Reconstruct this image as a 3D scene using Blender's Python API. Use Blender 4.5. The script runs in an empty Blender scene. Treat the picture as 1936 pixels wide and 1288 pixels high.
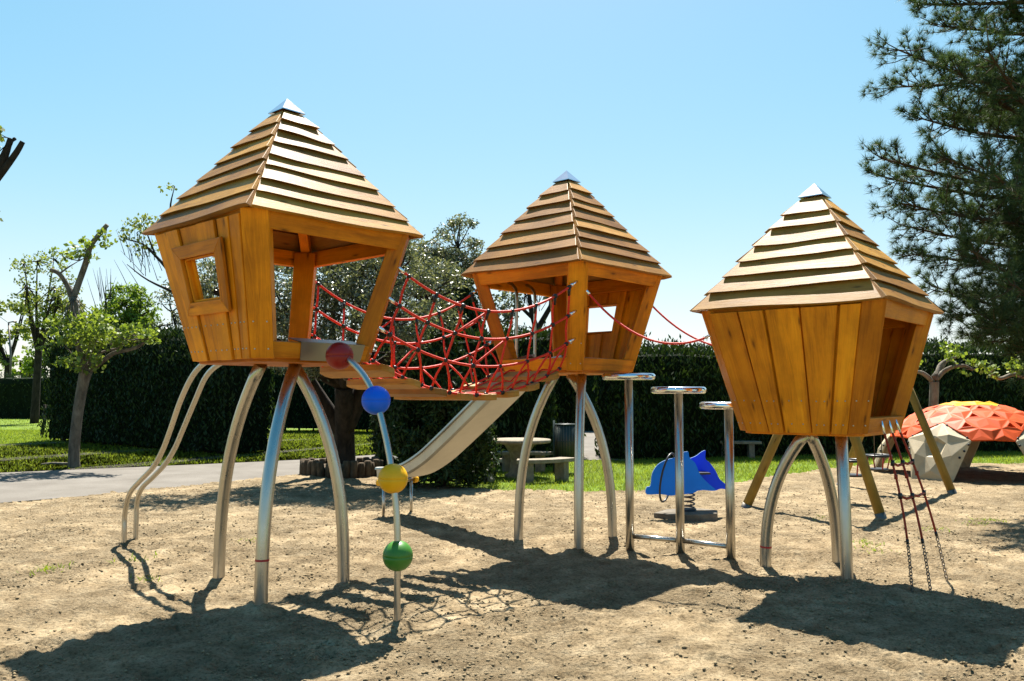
import bpy, bmesh, math, random
import numpy as np
from mathutils import Vector, Matrix

random.seed(7)
RNG = np.random.default_rng(11)
SC = bpy.context.scene
COL = SC.collection
PI = math.pi

# ------------------------------------------------------------------ camera model (18 mm lens on a small sensor)
FPX, CX, CY, PITCH, EYE = 1570.0, 968.0, 644.0, 0.064, 1.6


def ray(px, py):
    X, u = (px - CX) / FPX, -(py - CY) / FPX
    c, s = math.cos(PITCH), math.sin(PITCH)
    return X, c - u * s, s + u * c


def at(px, py, Y):
    x, y, z = ray(px, py)
    t = Y / y
    return Vector((x * t, Y, EYE + z * t))


def ground(px, py):
    x, y, z = ray(px, py)
    t = -EYE / z
    return Vector((x * t, y * t, 0.0))


# ------------------------------------------------------------------ noise
_perm = np.random.default_rng(3).random((256, 256))


def vnoise(x, y):
    xi, yi = np.floor(x).astype(int), np.floor(y).astype(int)
    fx, fy = x - xi, y - yi
    fx, fy = fx * fx * (3 - 2 * fx), fy * fy * (3 - 2 * fy)
    g = lambda a, b: _perm[a & 255, b & 255]
    return (g(xi, yi) * (1 - fx) + g(xi + 1, yi) * fx) * (1 - fy) + (g(xi, yi + 1) * (1 - fx) + g(xi + 1, yi + 1) * fx) * fy


def fbm(x, y, oct=4, gain=.5):
    s, a, t = 0, 1.0, 0
    for k in range(oct):
        s = s + a * vnoise(x * 2 ** k + 17.3 * k, y * 2 ** k + 9.1 * k)
        t += a
        a *= gain
    return s / t - .5


# ------------------------------------------------------------------ materials
def mat(name):
    m = bpy.data.materials.new(name)
    m.use_nodes = True
    nt = m.node_tree
    nt.nodes.clear()
    out = nt.nodes.new('ShaderNodeOutputMaterial')
    b = nt.nodes.new('ShaderNodeBsdfPrincipled')
    nt.links.new(b.outputs[0], out.inputs[0])
    return m, nt, b, out


def nd(nt, t, **kw):
    n = nt.nodes.new(t)
    for k, v in kw.items():
        if k in n.inputs.keys():
            n.inputs[k].default_value = v
        else:
            setattr(n, k, v)
    return n


def ramp(nt, fac, stops):
    r = nt.nodes.new('ShaderNodeValToRGB')
    el = r.color_ramp.elements
    while len(el) > 1:
        el.remove(el[-1])
    el[0].position = stops[0][0]
    el[0].color = (*stops[0][1], 1)
    for p, c in stops[1:]:
        e = el.new(p)
        e.color = (*c, 1)
    nt.links.new(fac, r.inputs[0])
    return r.outputs[0]


def mapped(nt, src, scale):
    mp = nt.nodes.new('ShaderNodeMapping')
    mp.inputs['Scale'].default_value = scale
    nt.links.new(src, mp.inputs['Vector'])
    return mp.outputs[0]


def noise(nt, vec, scale, detail=4, rough=.55, dist=0):
    n = nd(nt, 'ShaderNodeTexNoise', Scale=scale, Detail=detail, Roughness=rough, Distortion=dist)
    nt.links.new(vec, n.inputs['Vector'])
    return n.outputs['Fac']


def mixc(nt, fac, a, b, blend='MIX'):
    n = nt.nodes.new('ShaderNodeMix')
    n.data_type = 'RGBA'
    n.blend_type = blend
    for s, i in ((fac, 0), (a, 6), (b, 7)):
        if isinstance(s, (int, float)):
            n.inputs[i].default_value = s
        elif isinstance(s, tuple):
            n.inputs[i].default_value = (*s, 1)
        else:
            nt.links.new(s, n.inputs[i])
    return n.outputs[2]


def bump(nt, b, h, strength=.3, dist=.01):
    n = nd(nt, 'ShaderNodeBump', Strength=strength, Distance=dist)
    nt.links.new(h, n.inputs['Height'])
    nt.links.new(n.outputs[0], b.inputs['Normal'])


def wood(name, dark, mid, light, rough=.55, spec=.4, weather=0.0):
    m, nt, b, out = mat(name)
    uv = nd(nt, 'ShaderNodeUVMap', uv_map='UVMap').outputs[0]
    ti = nd(nt, 'ShaderNodeUVMap', uv_map='Tint').outputs[0]
    g1 = noise(nt, mapped(nt, uv, (1.2, 14, 1)), 1.0, 6, .6, .6)
    g2 = noise(nt, mapped(nt, uv, (5, 160, 1)), 1.0, 3, .6, .2)
    col = ramp(nt, g1, [(.28, dark), (.5, mid), (.75, light)])
    col = mixc(nt, .28, col, ramp(nt, g2, [(.3, dark), (.7, light)]), 'MIX')
    # knots
    v = nd(nt, 'ShaderNodeTexVoronoi', Scale=1.0)
    v.voronoi_dimensions = '2D'
    nt.links.new(mapped(nt, uv, (1.1, 4.2, 1)), v.inputs['Vector'])
    kn = ramp(nt, v.outputs['Distance'], [(.018, (.75, .75, .75)), (.045, (.28, .28, .28)), (.085, (0, 0, 0))])
    col = mixc(nt, kn, col, (dark[0] * .25, dark[1] * .2, dark[2] * .2))
    sep = nt.nodes.new('ShaderNodeSeparateXYZ')
    nt.links.new(ti, sep.inputs[0])
    mr = nd(nt, 'ShaderNodeMapRange')
    mr.inputs['To Min'].default_value = .68
    mr.inputs['To Max'].default_value = 1.24
    nt.links.new(sep.outputs[0], mr.inputs[0])
    hs = nt.nodes.new('ShaderNodeHueSaturation')
    nt.links.new(col, hs.inputs['Color'])
    nt.links.new(mr.outputs[0], hs.inputs['Value'])
    mh = nd(nt, 'ShaderNodeMapRange')
    mh.inputs['To Min'].default_value = .495
    mh.inputs['To Max'].default_value = .504
    nt.links.new(sep.outputs[0], mh.inputs[0])
    nt.links.new(mh.outputs[0], hs.inputs['Hue'])
    col = hs.outputs[0]
    geo = nt.nodes.new('ShaderNodeNewGeometry').outputs['Position']
    w = noise(nt, geo, 2.6, 5, .6)
    st = ramp(nt, w, [(.36, (.62, .59, .56)), (.6, (1, 1, 1))])
    col = mixc(nt, .7, col, st, 'MULTIPLY')
    if weather:
        col = mixc(nt, weather, col, (.42, .33, .24))
    nt.links.new(col, b.inputs['Base Color'])
    rr = nd(nt, 'ShaderNodeMapRange')
    rr.inputs['To Min'].default_value = rough - .12
    rr.inputs['To Max'].default_value = rough + .15
    nt.links.new(g1, rr.inputs[0])
    nt.links.new(rr.outputs[0], b.inputs['Roughness'])
    b.inputs['Specular IOR Level'].default_value = spec
    bump(nt, b, g2, .35, .004)
    return m


def metal(name, col=(.6, .59, .57), rough=.3, scratch=True):
    m, nt, b, out = mat(name)
    b.inputs['Metallic'].default_value = 1
    geo = nt.nodes.new('ShaderNodeTexCoord').outputs['Object']
    n = noise(nt, mapped(nt, geo, (40, 40, 3)), 1.0, 5, .6)
    n2 = noise(nt, geo, 3.0, 4, .6)
    c = mixc(nt, .5, col, ramp(nt, n2, [(.3, tuple(x * .72 for x in col)), (.65, col)]))
    nt.links.new(c, b.inputs['Base Color'])
    r = nd(nt, 'ShaderNodeMapRange')
    r.inputs['To Min'].default_value = rough - .09
    r.inputs['To Max'].default_value = rough + .12
    nt.links.new(n, r.inputs[0])
    nt.links.new(r.outputs[0], b.inputs['Roughness'])
    if scratch:
        bump(nt, b, n, .05, .002)
    return m


def plain(name, col, rough=.5, spec=.4, var=.2, scale=8.0, bmp=0.0, metallic=0.0):
    m, nt, b, out = mat(name)
    geo = nt.nodes.new('ShaderNodeTexCoord').outputs['Object']
    n = noise(nt, geo, scale, 5, .6)
    c = ramp(nt, n, [(.3, tuple(x * (1 - var) for x in col)), (.7, tuple(min(1, x * (1 + var * .6)) for x in col))])
    nt.links.new(c, b.inputs['Base Color'])
    b.inputs['Roughness'].default_value = rough
    b.inputs['Specular IOR Level'].default_value = spec
    b.inputs['Metallic'].default_value = metallic
    if bmp:
        bump(nt, b, noise(nt, geo, scale * 6, 4, .6), bmp, .01)
    return m


def leafmat(name, c0, c1, c2, trans=.4, rough=.5, spec=.3):
    m, nt, b, out = mat(name)
    r = nt.nodes.new('ShaderNodeNewGeometry').outputs['Random Per Island']
    col = ramp(nt, r, [(0, c0), (.5, c1), (1, c2)])
    nt.links.new(col, b.inputs['Base Color'])
    b.inputs['Roughness'].default_value = rough
    b.inputs['Specular IOR Level'].default_value = spec
    if trans:
        tr = nt.nodes.new('ShaderNodeBsdfTranslucent')
        nt.links.new(mixc(nt, 1.0, col, (1.25, 1.2, .6), 'MULTIPLY'), tr.inputs[0])
        mx = nt.nodes.new('ShaderNodeMixShader')
        mx.inputs[0].default_value = trans
        nt.links.new(b.outputs[0], mx.inputs[1])
        nt.links.new(tr.outputs[0], mx.inputs[2])
        nt.links.new(mx.outputs[0], out.inputs[0])
    return m


def barkmat(name, dark, light, scale=9.0):
    m, nt, b, out = mat(name)
    geo = nt.nodes.new('ShaderNodeTexCoord').outputs['Object']
    n = noise(nt, mapped(nt, geo, (1, 1, .35)), scale, 7, .65, .4)
    nt.links.new(ramp(nt, n, [(.32, dark), (.68, light)]), b.inputs['Base Color'])
    b.inputs['Roughness'].default_value = .9
    b.inputs['Specular IOR Level'].default_value = .15
    bump(nt, b, noise(nt, mapped(nt, geo, (1, 1, .3)), scale * 2.5, 6, .7), .8, .03)
    return m


M = {}
M['wall'] = wood('oiled_orange_wood', (.34, .088, .0015), (.74, .228, .004), (.86, .315, .010), .5, .2)
M['roof'] = wood('roof_board_wood', (.20, .082, .011), (.335, .157, .026), (.42, .22, .050), .50, .17)
M['plank'] = wood('bridge_plank_wood', (.28, .11, .014), (.44, .20, .03), (.52, .27, .06), .5, .3)
M['swing'] = wood('yellow_round_timber', (0.216, 0.1368, 0.018), (0.324, 0.2088, 0.0288), (0.396, 0.2736, 0.0576), .6, .3)
M['steel'] = metal('brushed_steel', (.46, .445, .41), .28)
M['sheet'] = metal('slide_steel', (.47, .465, .43), .45)
M['plate'] = metal('dull_steel_plate', (.30, .28, .24), .42)
M['cap'] = metal('bright_steel_cap', (.80, .81, .84), .16)
M['rope'] = plain('red_rope', (.70, .028, .009), .55, .35, .3, 60, .3)
M['dark_rope'] = plain('dark_red_rope', (.28, .03, .012), .6, .3, .3, 60, .3)
M['clod'] = plain('damp_sand_crumb', (.23, .175, .103), .95, .05, .4, 30)
M['black'] = plain('black_plastic', (.012, .012, .013), .4, .4)
M['chain'] = metal('dark_chain', (.16, .14, .12), .45)
M['red_ball'] = plain('red_plastic', (0.2304, 0.0086, 0.0058), .42, .35, .12, 5)
M['blue_ball'] = plain('blue_plastic', (.003, .10, .66), .42, .25, .12, 5)
M['yellow_ball'] = plain('yellow_plastic', (.72, .37, .006), .42, .25, .1, 5)
M['green_ball'] = plain('green_plastic', (0.0432, 0.1728, 0.018), .4, .4, .12, 5)
M['tape'] = plain('red_tape', (.42, .03, .03), .5, .3)
M['dolphin'] = plain('blue_board', (.003, .18, .80), .45, .2, .1, 3)
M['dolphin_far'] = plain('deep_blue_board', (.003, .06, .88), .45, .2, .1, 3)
M['dolphin_edge'] = plain('pale_board_edge', (0.18, 0.288, 0.54), .4, .4, .1, 3)
M['concrete'] = plain('concrete', (.22, .185, .135), .85, .2, .35, 12, .4)
M['dirty_concrete'] = plain('dark_concrete', (0.144, 0.1224, 0.0936), .9, .15, .4, 8, .5)
M['bin'] = plain('dark_green_metal', (.018, .032, .026), .4, .4, .3, 10)
M['orange'] = plain('orange_shell', (.52, .066, .009), .55, .14, .14, 4)
M['cream'] = plain('cream_shell', (.42, .345, .23), .6, .15, .2, 4)
M['dome_yellow'] = plain('yellow_shell', (.50, .25, .005), .6, .1, .12, 4)
M['log'] = barkmat('weathered_log', (0.036, 0.0252, 0.0144), (0.1224, 0.09, 0.0576))
M['bark'] = barkmat('dark_bark', (0.0101, 0.0079, 0.0058), (0.0446, 0.0331, 0.0245))
M['bark_pale'] = barkmat('pale_bark', (0.072, 0.0612, 0.0432), (0.216, 0.1872, 0.144), 6)
M['bark_mid'] = barkmat('grey_bark', (.05, .04, .03), (.20, .165, .12), 8)
M['bark_pine'] = barkmat('pine_bark', (0.0216, 0.0144, 0.0094), (0.0936, 0.0576, 0.036), 7)
M['leaf_plane'] = leafmat('plane_leaf', (.09, .14, .02), (.15, .21, .03), (.22, .28, .06), .42)
M['leaf_olive'] = leafmat('olive_leaf', (.038, .050, .022), (.085, .10, .052), (.22, .235, .165), .33, .33, .6)
M['leaf_bright'] = leafmat('bright_leaf', (0.082, 0.1476, 0.0164), (0.1312, 0.205, 0.0246), (0.1804, 0.2542, 0.041), .45)
M['leaf_sparse'] = leafmat('sparse_leaf', (0.0902, 0.123, 0.0246), (0.1394, 0.1804, 0.041), (0.205, 0.2296, 0.0738), .45)
M['leaf_sun_tint'] = leafmat('sun_tinted_leaf', (0.0164, 0.0287, 0.0098), (0.0287, 0.0492, 0.0148), (0.0492, 0.0738, 0.0246), .3)  # sun on the hedge sprouts, put into a lighter leaf colour
M['hedge'] = leafmat('hedge_leaf', (.010, .020, .006), (.018, .036, .009), (.036, .064, .014), .22, .6, .2)
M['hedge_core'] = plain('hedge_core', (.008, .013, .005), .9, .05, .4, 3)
M['needle'] = leafmat('pine_needle', (.022, .044, .017), (.042, .074, .028), (.085, .12, .055), .3, .55, .2)
M['grass'] = leafmat('grass_blade', (.10, .145, .016), (.155, .215, .025), (.22, .265, .045), .5, .6, .15)


def make_ground_mats():
    # sand
    m, nt, b, out = mat('dug_sand')
    geo = nt.nodes.new('ShaderNodeNewGeometry').outputs['Position']
    big = noise(nt, geo, .55, 5, .6)
    midn = noise(nt, geo, 5.0, 6, .62, .3)
    fine = noise(nt, geo, 42.0, 6, .72)
    c = ramp(nt, midn, [(.30, (.165, .120, .066)), (.5, (.252, .192, .114)), (.70, (.33, .262, .166))])
    c = mixc(nt, .55, c, ramp(nt, big, [(.35, (.62, .60, .56)), (.62, (1.08, 1.06, 1.04))]), 'MULTIPLY')
    c = mixc(nt, .9, c, ramp(nt, fine, [(.36, (.42, .39, .35)), (.50, (1, 1, 1)), (.68, (1.2, 1.19, 1.17))]), 'MULTIPLY')  # uneven grain, its dark specks imitating the shadows of crumbs
    nt.links.new(c, b.inputs['Base Color'])
    b.inputs['Roughness'].default_value = .95
    b.inputs['Specular IOR Level'].default_value = .1
    vo = nd(nt, 'ShaderNodeTexVoronoi', Scale=34.0)
    nt.links.new(geo, vo.inputs['Vector'])
    h = nt.nodes.new('ShaderNodeMath')
    h.operation = 'SUBTRACT'
    nt.links.new(noise(nt, geo, 30.0, 8, .78), h.inputs[0])
    h2 = nt.nodes.new('ShaderNodeMath')
    h2.operation = 'MULTIPLY'
    h2.inputs[1].default_value = .45
    nt.links.new(vo.outputs['Distance'], h2.inputs[0])
    nt.links.new(h2.outputs[0], h.inputs[1])
    pm = ramp(nt, noise(nt, geo, 1.3, 4, .6), [(.38, (.22, .22, .22)), (.58, (1, 1, 1))])
    hm = nt.nodes.new('ShaderNodeMath')
    hm.operation = 'MULTIPLY'
    nt.links.new(h.outputs[0], hm.inputs[0])
    nt.links.new(pm, hm.inputs[1])
    bump(nt, b, hm.outputs[0], 1.0, .050)
    M['sand'] = m
    # lawn soil
    m, nt, b, out = mat('lawn_ground')
    geo = nt.nodes.new('ShaderNodeNewGeometry').outputs['Position']
    n1 = noise(nt, geo, .8, 6, .65)
    n2 = noise(nt, geo, 14, 6, .7)
    c = ramp(nt, n1, [(.33, (0.096, 0.112, 0.028)), (.5, (0.104, 0.16, 0.0192)), (.7, (0.136, 0.208, 0.024))])
    c = mixc(nt, .6, c, ramp(nt, n2, [(.3, (.5, .5, .45)), (.6, (1.1, 1.1, 1.0))]), 'MULTIPLY')
    nt.links.new(c, b.inputs['Base Color'])
    b.inputs['Roughness'].default_value = .95
    b.inputs['Specular IOR Level'].default_value = .1
    bump(nt, b, n2, .9, .05)
    M['lawn'] = m
    # path
    m, nt, b, out = mat('gravel_path')
    geo = nt.nodes.new('ShaderNodeNewGeometry').outputs['Position']
    n1 = noise(nt, geo, 1.1, 6, .6)
    n2 = noise(nt, geo, 60, 4, .7)
    c = ramp(nt, n1, [(.3, (0.108, 0.095, 0.0792)), (.7, (0.1584, 0.1426, 0.1224))])
    c = mixc(nt, .5, c, ramp(nt, n2, [(.35, (.7, .7, .7)), (.6, (1.05, 1.05, 1.05))]), 'MULTIPLY')
    nt.links.new(c, b.inputs['Base Color'])
    b.inputs['Roughness'].default_value = .9
    b.inputs['Specular IOR Level'].default_value = .15
    bump(nt, b, n2, .4, .01)
    M['path'] = m


make_ground_mats()


# ------------------------------------------------------------------ mesh builder
class MB:
    def __init__(s):
        s.v, s.f, s.uv, s.t, s.mi, s.sm = [], [], [], [], [], []

    def add(s, vs, fs, uvs=None, tint=None, mi=0, smooth=False):
        o = len(s.v)
        s.v += [tuple(p) for p in vs]
        tint = random.random() if tint is None else tint
        for k, f in enumerate(fs):
            s.f.append([i + o for i in f])
            s.uv.append(uvs[k] if uvs else [(0, 0)] * len(f))
            s.t.append(tint)
            s.mi.append(mi)
            s.sm.append(smooth)

    def hexa(s, p, mi=0, tint=None):
        """p[0:4] start ring, p[4:8] end ring; grain runs from the first ring to the second"""
        p = [Vector(q) for q in p]
        L = ((p[4] + p[5] + p[6] + p[7]) - (p[0] + p[1] + p[2] + p[3])).length / 4
        u0, v0 = random.random() * 40, random.random() * 40
        fs, uvs, vv = [], [], v0
        for k in range(4):
            a, b = k, (k + 1) % 4
            w = ((p[b] - p[a]).length + (p[b + 4] - p[a + 4]).length) / 2
            fs.append([a, b, b + 4, a + 4])
            uvs.append([(u0, vv), (u0, vv + w), (u0 + L, vv + w), (u0 + L, vv)])
            vv += w
        d = (p[1] - p[0]).length
        e = (p[3] - p[0]).length
        fs += [[3, 2, 1, 0], [4, 5, 6, 7]]
        uvs += [[(u0, v0 + e), (u0 + d * .2, v0 + e), (u0 + d * .2, v0), (u0, v0)]] * 2
        # outward orientation
        c = sum(p, Vector()) / 8
        n = (p[1] - p[0]).cross(p[4] - p[0])
        if n.dot((p[0] + p[1] + p[4] + p[5]) / 4 - c) < 0:
            fs = [f[::-1] for f in fs]
            uvs = [u[::-1] for u in uvs]
        s.add(p, fs, uvs, tint, mi)

    def bar(s, a, b, w, t, up=(0, 0, 1), mi=0, tint=None):
        a, b = Vector(a), Vector(b)
        d = (b - a).normalized()
        x = d.cross(Vector(up))
        x = x.normalized() if x.length > 1e-4 else Vector((1, 0, 0))
        y = x.cross(d).normalized()
        q = [x * sx * w / 2 + y * sy * t / 2 for sx, sy in ((-1, -1), (1, -1), (1, 1), (-1, 1))]
        s.hexa([a + k for k in q] + [b + k for k in q], mi, tint)

    def box(s, c, size, mi=0, rz=0, tint=None):
        c = Vector(c)
        R = Matrix.Rotation(rz, 3, 'Z')
        h = Vector(size) / 2
        ring = ((-1, -1), (-1, 1), (-1, 1), (-1, -1))
        p = []
        for sx in (-1, 1):
            for sy, sz in ((-1, -1), (1, -1), (1, 1), (-1, 1)):
                p.append(c + R @ Vector((sx * h.x, sy * h.y, sz * h.z)))
        s.hexa(p, mi, tint)

    def tube(s, pts, r, n=10, mi=0, smooth=True, cap=True, tint=None, closed=False):
        pts = [Vector(p) for p in pts]
        m = len(pts)
        rr = r if isinstance(r, (list, tuple)) else [r] * m
        u0, v0 = random.random() * 40, random.random() * 40
        vs, x, L = [], None, 0
        Ls = []
        for i in range(m):
            if closed:
                d = pts[(i + 1) % m] - pts[i - 1]
            else:
                d = pts[min(i + 1, m - 1)] - pts[max(i - 1, 0)]
            d.normalize()
            if x is None:
                x = d.cross(Vector((0, 0, 1)))
                if x.length < .05:
                    x = d.cross(Vector((0, 1, 0)))
            x = (x - d * x.dot(d)).normalized()
            y = d.cross(x)
            if i:
                L += (pts[i] - pts[i - 1]).length
            Ls.append(L)
            for k in range(n):
                a = 2 * PI * k / n
                vs.append(pts[i] + (x * math.cos(a) + y * math.sin(a)) * rr[i])
        fs, uvs = [], []
        for i in range(m if closed else m - 1):
            j = (i + 1) % m
            for k in range(n):
                k2 = (k + 1) % n
                fs.append([i * n + k, i * n + k2, j * n + k2, j * n + k])
                c0, c1 = v0 + k / n * 2 * PI * rr[i], v0 + (k + 1) / n * 2 * PI * rr[i]
                uvs.append([(u0 + Ls[i], c0), (u0 + Ls[i], c1), (u0 + Ls[j], c1), (u0 + Ls[j], c0)])
        s.add(vs, fs, uvs, tint, mi, smooth)
        if cap and not closed:
            o = len(s.v) - len(vs)
            s.f += [[o + k for k in range(n)][::-1], [o + (m - 1) * n + k for k in range(n)]]
            s.uv += [[(u0, v0)] * n] * 2
            s.t += [s.t[-1]] * 2
            s.mi += [mi] * 2
            s.sm += [False] * 2

    def lathe(s, c, prof, n=24, mi=0, smooth=True, axis=None):
        """prof: (radius, height) pairs, turned about the vertical through c"""
        c = Vector(c)
        vs, fs = [], []
        for r, z in prof:
            for k in range(n):
                a = 2 * PI * k / n
                vs.append(c + Vector((r * math.cos(a), r * math.sin(a), z)))
        for i in range(len(prof) - 1):
            for k in range(n):
                k2 = (k + 1) % n
                fs.append([i * n + k, i * n + k2, (i + 1) * n + k2, (i + 1) * n + k])
        s.add(vs, fs, None, None, mi, smooth)
        o = len(s.v) - len(vs)
        for base, rev in ((0, True), ((len(prof) - 1) * n, False)):
            f = [o + base + k for k in range(n)]
            s.f.append(f[::-1] if rev else f)
            s.uv.append([(0, 0)] * n)
            s.t.append(.5)
            s.mi.append(mi)
            s.sm.append(False)

    def ball(s, c, r, n=14, mi=0, squash=1.0):
        prof = [(max(1e-4, r * math.sin(PI * k / n)), -r * squash * math.cos(PI * k / n)) for k in range(n + 1)]
        s.lathe(c, prof, n * 2, mi, True)

    def build(s, name, mats, parent=None, origin=(0, 0, 0), bevel=0.0):
        o0 = Vector(origin)
        me = bpy.data.meshes.new(name)
        me.from_pydata([tuple(Vector(p) - o0) for p in s.v], [], s.f)
        uvl = me.uv_layers.new(name='UVMap')
        til = me.uv_layers.new(name='Tint')
        uv = np.array([q for u in s.uv for q in u], dtype=np.float32)
        ti = np.array([(t, .5) for t, f in zip(s.t, s.f) for _ in f], dtype=np.float32)
        uvl.data.foreach_set('uv', uv.ravel())
        til.data.foreach_set('uv', ti.ravel())
        me.polygons.foreach_set('material_index', s.mi)
        me.polygons.foreach_set('use_smooth', s.sm)
        for m in (mats if isinstance(mats, (list, tuple)) else [mats]):
            me.materials.append(m)
        me.update()
        o = bpy.data.objects.new(name, me)
        COL.objects.link(o)
        if parent is not None:
            o.parent = parent
        else:
            o.location = o0
        if bevel:
            b = o.modifiers.new('edge', 'BEVEL')
            b.width = bevel
            b.segments = 2
            b.limit_method = 'ANGLE'
            b.angle_limit = math.radians(40)
        return o


def np_object(name, V, F, mats, parent=None, origin=(0, 0, 0), mi=None, smooth=False):
    V = np.asarray(V, dtype=np.float32) - np.asarray(origin, dtype=np.float32)
    F = np.asarray(F, dtype=np.int32)
    k = F.shape[1]
    me = bpy.data.meshes.new(name)
    me.vertices.add(len(V))
    me.vertices.foreach_set('co', V.ravel())
    me.loops.add(F.size)
    me.loops.foreach_set('vertex_index', F.ravel())
    me.polygons.add(len(F))
    me.polygons.foreach_set('loop_start', np.arange(0, F.size, k, dtype=np.int32))
    me.polygons.foreach_set('loop_total', np.full(len(F), k, dtype=np.int32))
    if mi is not None:
        me.polygons.foreach_set('material_index', np.asarray(mi, dtype=np.int32))
    if smooth:
        me.polygons.foreach_set('use_smooth', np.ones(len(F), dtype=bool))
    me.update(calc_edges=True)
    me.validate()
    for m in (mats if isinstance(mats, (list, tuple)) else [mats]):
        me.materials.append(m)
    o = bpy.data.objects.new(name, me)
    COL.objects.link(o)
    if parent is not None:
        o.parent = parent
    else:
        o.location = origin
    return o


def tag(o, label=None, cat=None, group=None, kind=None):
    if label:
        o['label'] = label
    if cat:
        o['category'] = cat
    if group:
        o['group'] = group
    if kind:
        o['kind'] = kind
    return o


def thing(name, label, cat, loc, group=None):
    o = bpy.data.objects.new(name, None)
    o.empty_display_size = .2
    COL.objects.link(o)
    o.location = loc
    return tag(o, label, cat, group)


def smooth_path(pts, per=6):
    """Catmull-Rom through points"""
    P = [Vector(p) for p in pts]
    P = [P[0] * 2 - P[1]] + P + [P[-1] * 2 - P[-2]]
    out = []
    for i in range(1, len(P) - 2):
        for k in range(per):
            t = k / per
            a, b, c, d = P[i - 1], P[i], P[i + 1], P[i + 2]
            out.append(.5 * ((2 * b) + (c - a) * t + (2 * a - 5 * b + 4 * c - d) * t * t + (3 * b - a - 3 * c + d) * t ** 3))
    out.append(P[-2])
    return out


# ------------------------------------------------------------------ terrain
def terrain():
    S = 900
    hole = [(-20, -4), (-20, 2.5), (-13, 6.9), (-7.2, 11.2), (-4.4, 14.6), (-3.0, 15.6), (-1.9, 14.0), (1.07, 12.7), (3.2, 13.3), (6.6, 16.3), (9, 17.8), (12.5, 18.3), (17, 17.8), (20, 14), (20, -4)]
    hp = np.array(hole)

    def in_hole(x, y):
        c, k = False, len(hp) - 1
        for i in range(len(hp)):
            if (hp[i, 1] > y) != (hp[k, 1] > y) and x < (hp[k, 0] - hp[i, 0]) * (y - hp[i, 1]) / (hp[k, 1] - hp[i, 1] + 1e-12) + hp[i, 0]:
                c = not c
            k = i
        return c

    xs = np.concatenate([[-S, -300, -120, -60, -35], np.arange(-24, 24.1, .6), [35, 60, 120, 300, S]])
    yl = np.concatenate([[-60, -30, -12], np.arange(-6, 24.1, .6), [30, 40, 60, 100, 200, 500, 1500]])
    V = np.array([(x, y, -.4 if in_hole(x, y) else -.03) for y in yl for x in xs])
    idx = np.arange(len(V)).reshape(len(yl), len(xs))
    F = np.stack([idx[:-1, :-1], idx[:-1, 1:], idx[1:, 1:], idx[1:, :-1]], -1).reshape(-1, 4)
    o = np_object('lawn', V, F, M['lawn'])
    tag(o, 'sunlit park lawn around the sand pit', 'lawn', kind='structure')
    near = [(-26, 2.5), (-14, 8.3), (-7.6, 12.4), (-4.2, 16.9), (-2.5, 19), (0, 20.2), (2.1, 20.4), (3.1, 21), (3.5, 29), (4, 60)]
    far = [(2.2, 60), (2.0, 29), (.6, 25), (-3.5, 22.2), (-5.3, 20.4), (-10.5, 17.1), (-18, 13), (-30, 7.5)]
    s = MB()
    near_d = [p for p in smooth_path([(x, y, -.012) for x, y in near], 5)]
    far_d = [p for p in smooth_path([(x, y, -.012) for x, y in far], 5)]
    vs = near_d + far_d
    bm = bmesh.new()
    f = bm.faces.new([bm.verts.new(v) for v in vs])
    bmesh.ops.triangulate(bm, faces=[f])
    me = bpy.data.meshes.new('path')
    bm.to_mesh(me)
    bm.free()
    me.materials.append(M['path'])
    o = bpy.data.objects.new('path', me)
    COL.objects.link(o)
    tag(o, 'pale gravel path curving behind the playhouses', 'path', kind='structure')

    # sand: one sheet, finer where it is closer to the play equipment
    poly = np.array([(-26, -5), (-26, 2.0), (-14, 8.0), (-7.6, 12.2), (-4.2, 16.7), (-2.9, 17.7), (-1.9, 15.2), (-.65, 14.35), (1.07, 13.8), (2.6, 13.9),
                     (4.0, 15.1), (6.8, 18.0), (8.6, 19.2), (12.5, 19.6), (18, 19), (22, 15), (22, -5)])

    def inside(x, y):
        r = np.zeros(x.shape, bool)
        j = len(poly) - 1
        for i in range(len(poly)):
            xi, yi = poly[i]
            xj, yj = poly[j]
            c = ((yi > y) != (yj > y)) & (x < (xj - xi) * (y - yi) / (yj - yi + 1e-12) + xi)
            r ^= c
            j = i
        return r

    ys = [-3.0, -1, .5, 1.8, 2.6]
    y = 3.2
    while y < 20.2:
        ys.append(y)
        y += .0034 * y if y < 12 else .008 * y
    ys = np.array(ys)
    us = np.concatenate([np.linspace(-3.2, -.9, 60, endpoint=False), np.linspace(-.9, .9, 560), np.linspace(.9, 2.4, 50)[1:]])
    Yg = np.repeat(ys[:, None], len(us), 1)
    Xg = us[None, :] * (Yg * .78 + 1.6) if True else None
    Xg = us[None, :] * (np.maximum(Yg, 2.5) * .82)
    Z = sand_h(Xg, Yg)
    V = np.stack([Xg, Yg, Z], -1).reshape(-1, 3)
    ny, nx = Xg.shape
    idx = np.arange(ny * nx).reshape(ny, nx)
    F = np.stack([idx[:-1, :-1], idx[:-1, 1:], idx[1:, 1:], idx[1:, :-1]], -1).reshape(-1, 4)
    cen = V[F].mean(1)
    wob = (fbm(cen[:, 0] * 1.3, cen[:, 1] * 1.3) * .7)
    keep = inside(cen[:, 0] + wob, cen[:, 1] + wob)
    o = np_object('sand', V, F[keep], M['sand'], smooth=True)
    tag(o, 'dug and trampled sand of the play area', 'sand', kind='structure')
    # loose clods
    n = 65000
    yy = 3.6 + 12 * RNG.random(n) ** 1.9
    xx = (RNG.random(n) * 2 - 1) * .75 * yy
    dens = fbm(xx * 1.1 + 3, yy * 1.1, 5, .7) + .25 * (RNG.random(n) - .5) > 0.0
    k = dens & inside(xx, yy)
    xx, yy = xx[k], yy[k]
    n = len(xx)
    ico = np.array([(0, 0, 1), (.9, 0, .2), (.28, .86, .2), (-.73, .53, .2), (-.73, -.53, .2), (.28, -.86, .2), (0, 0, -.6)])
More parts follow.
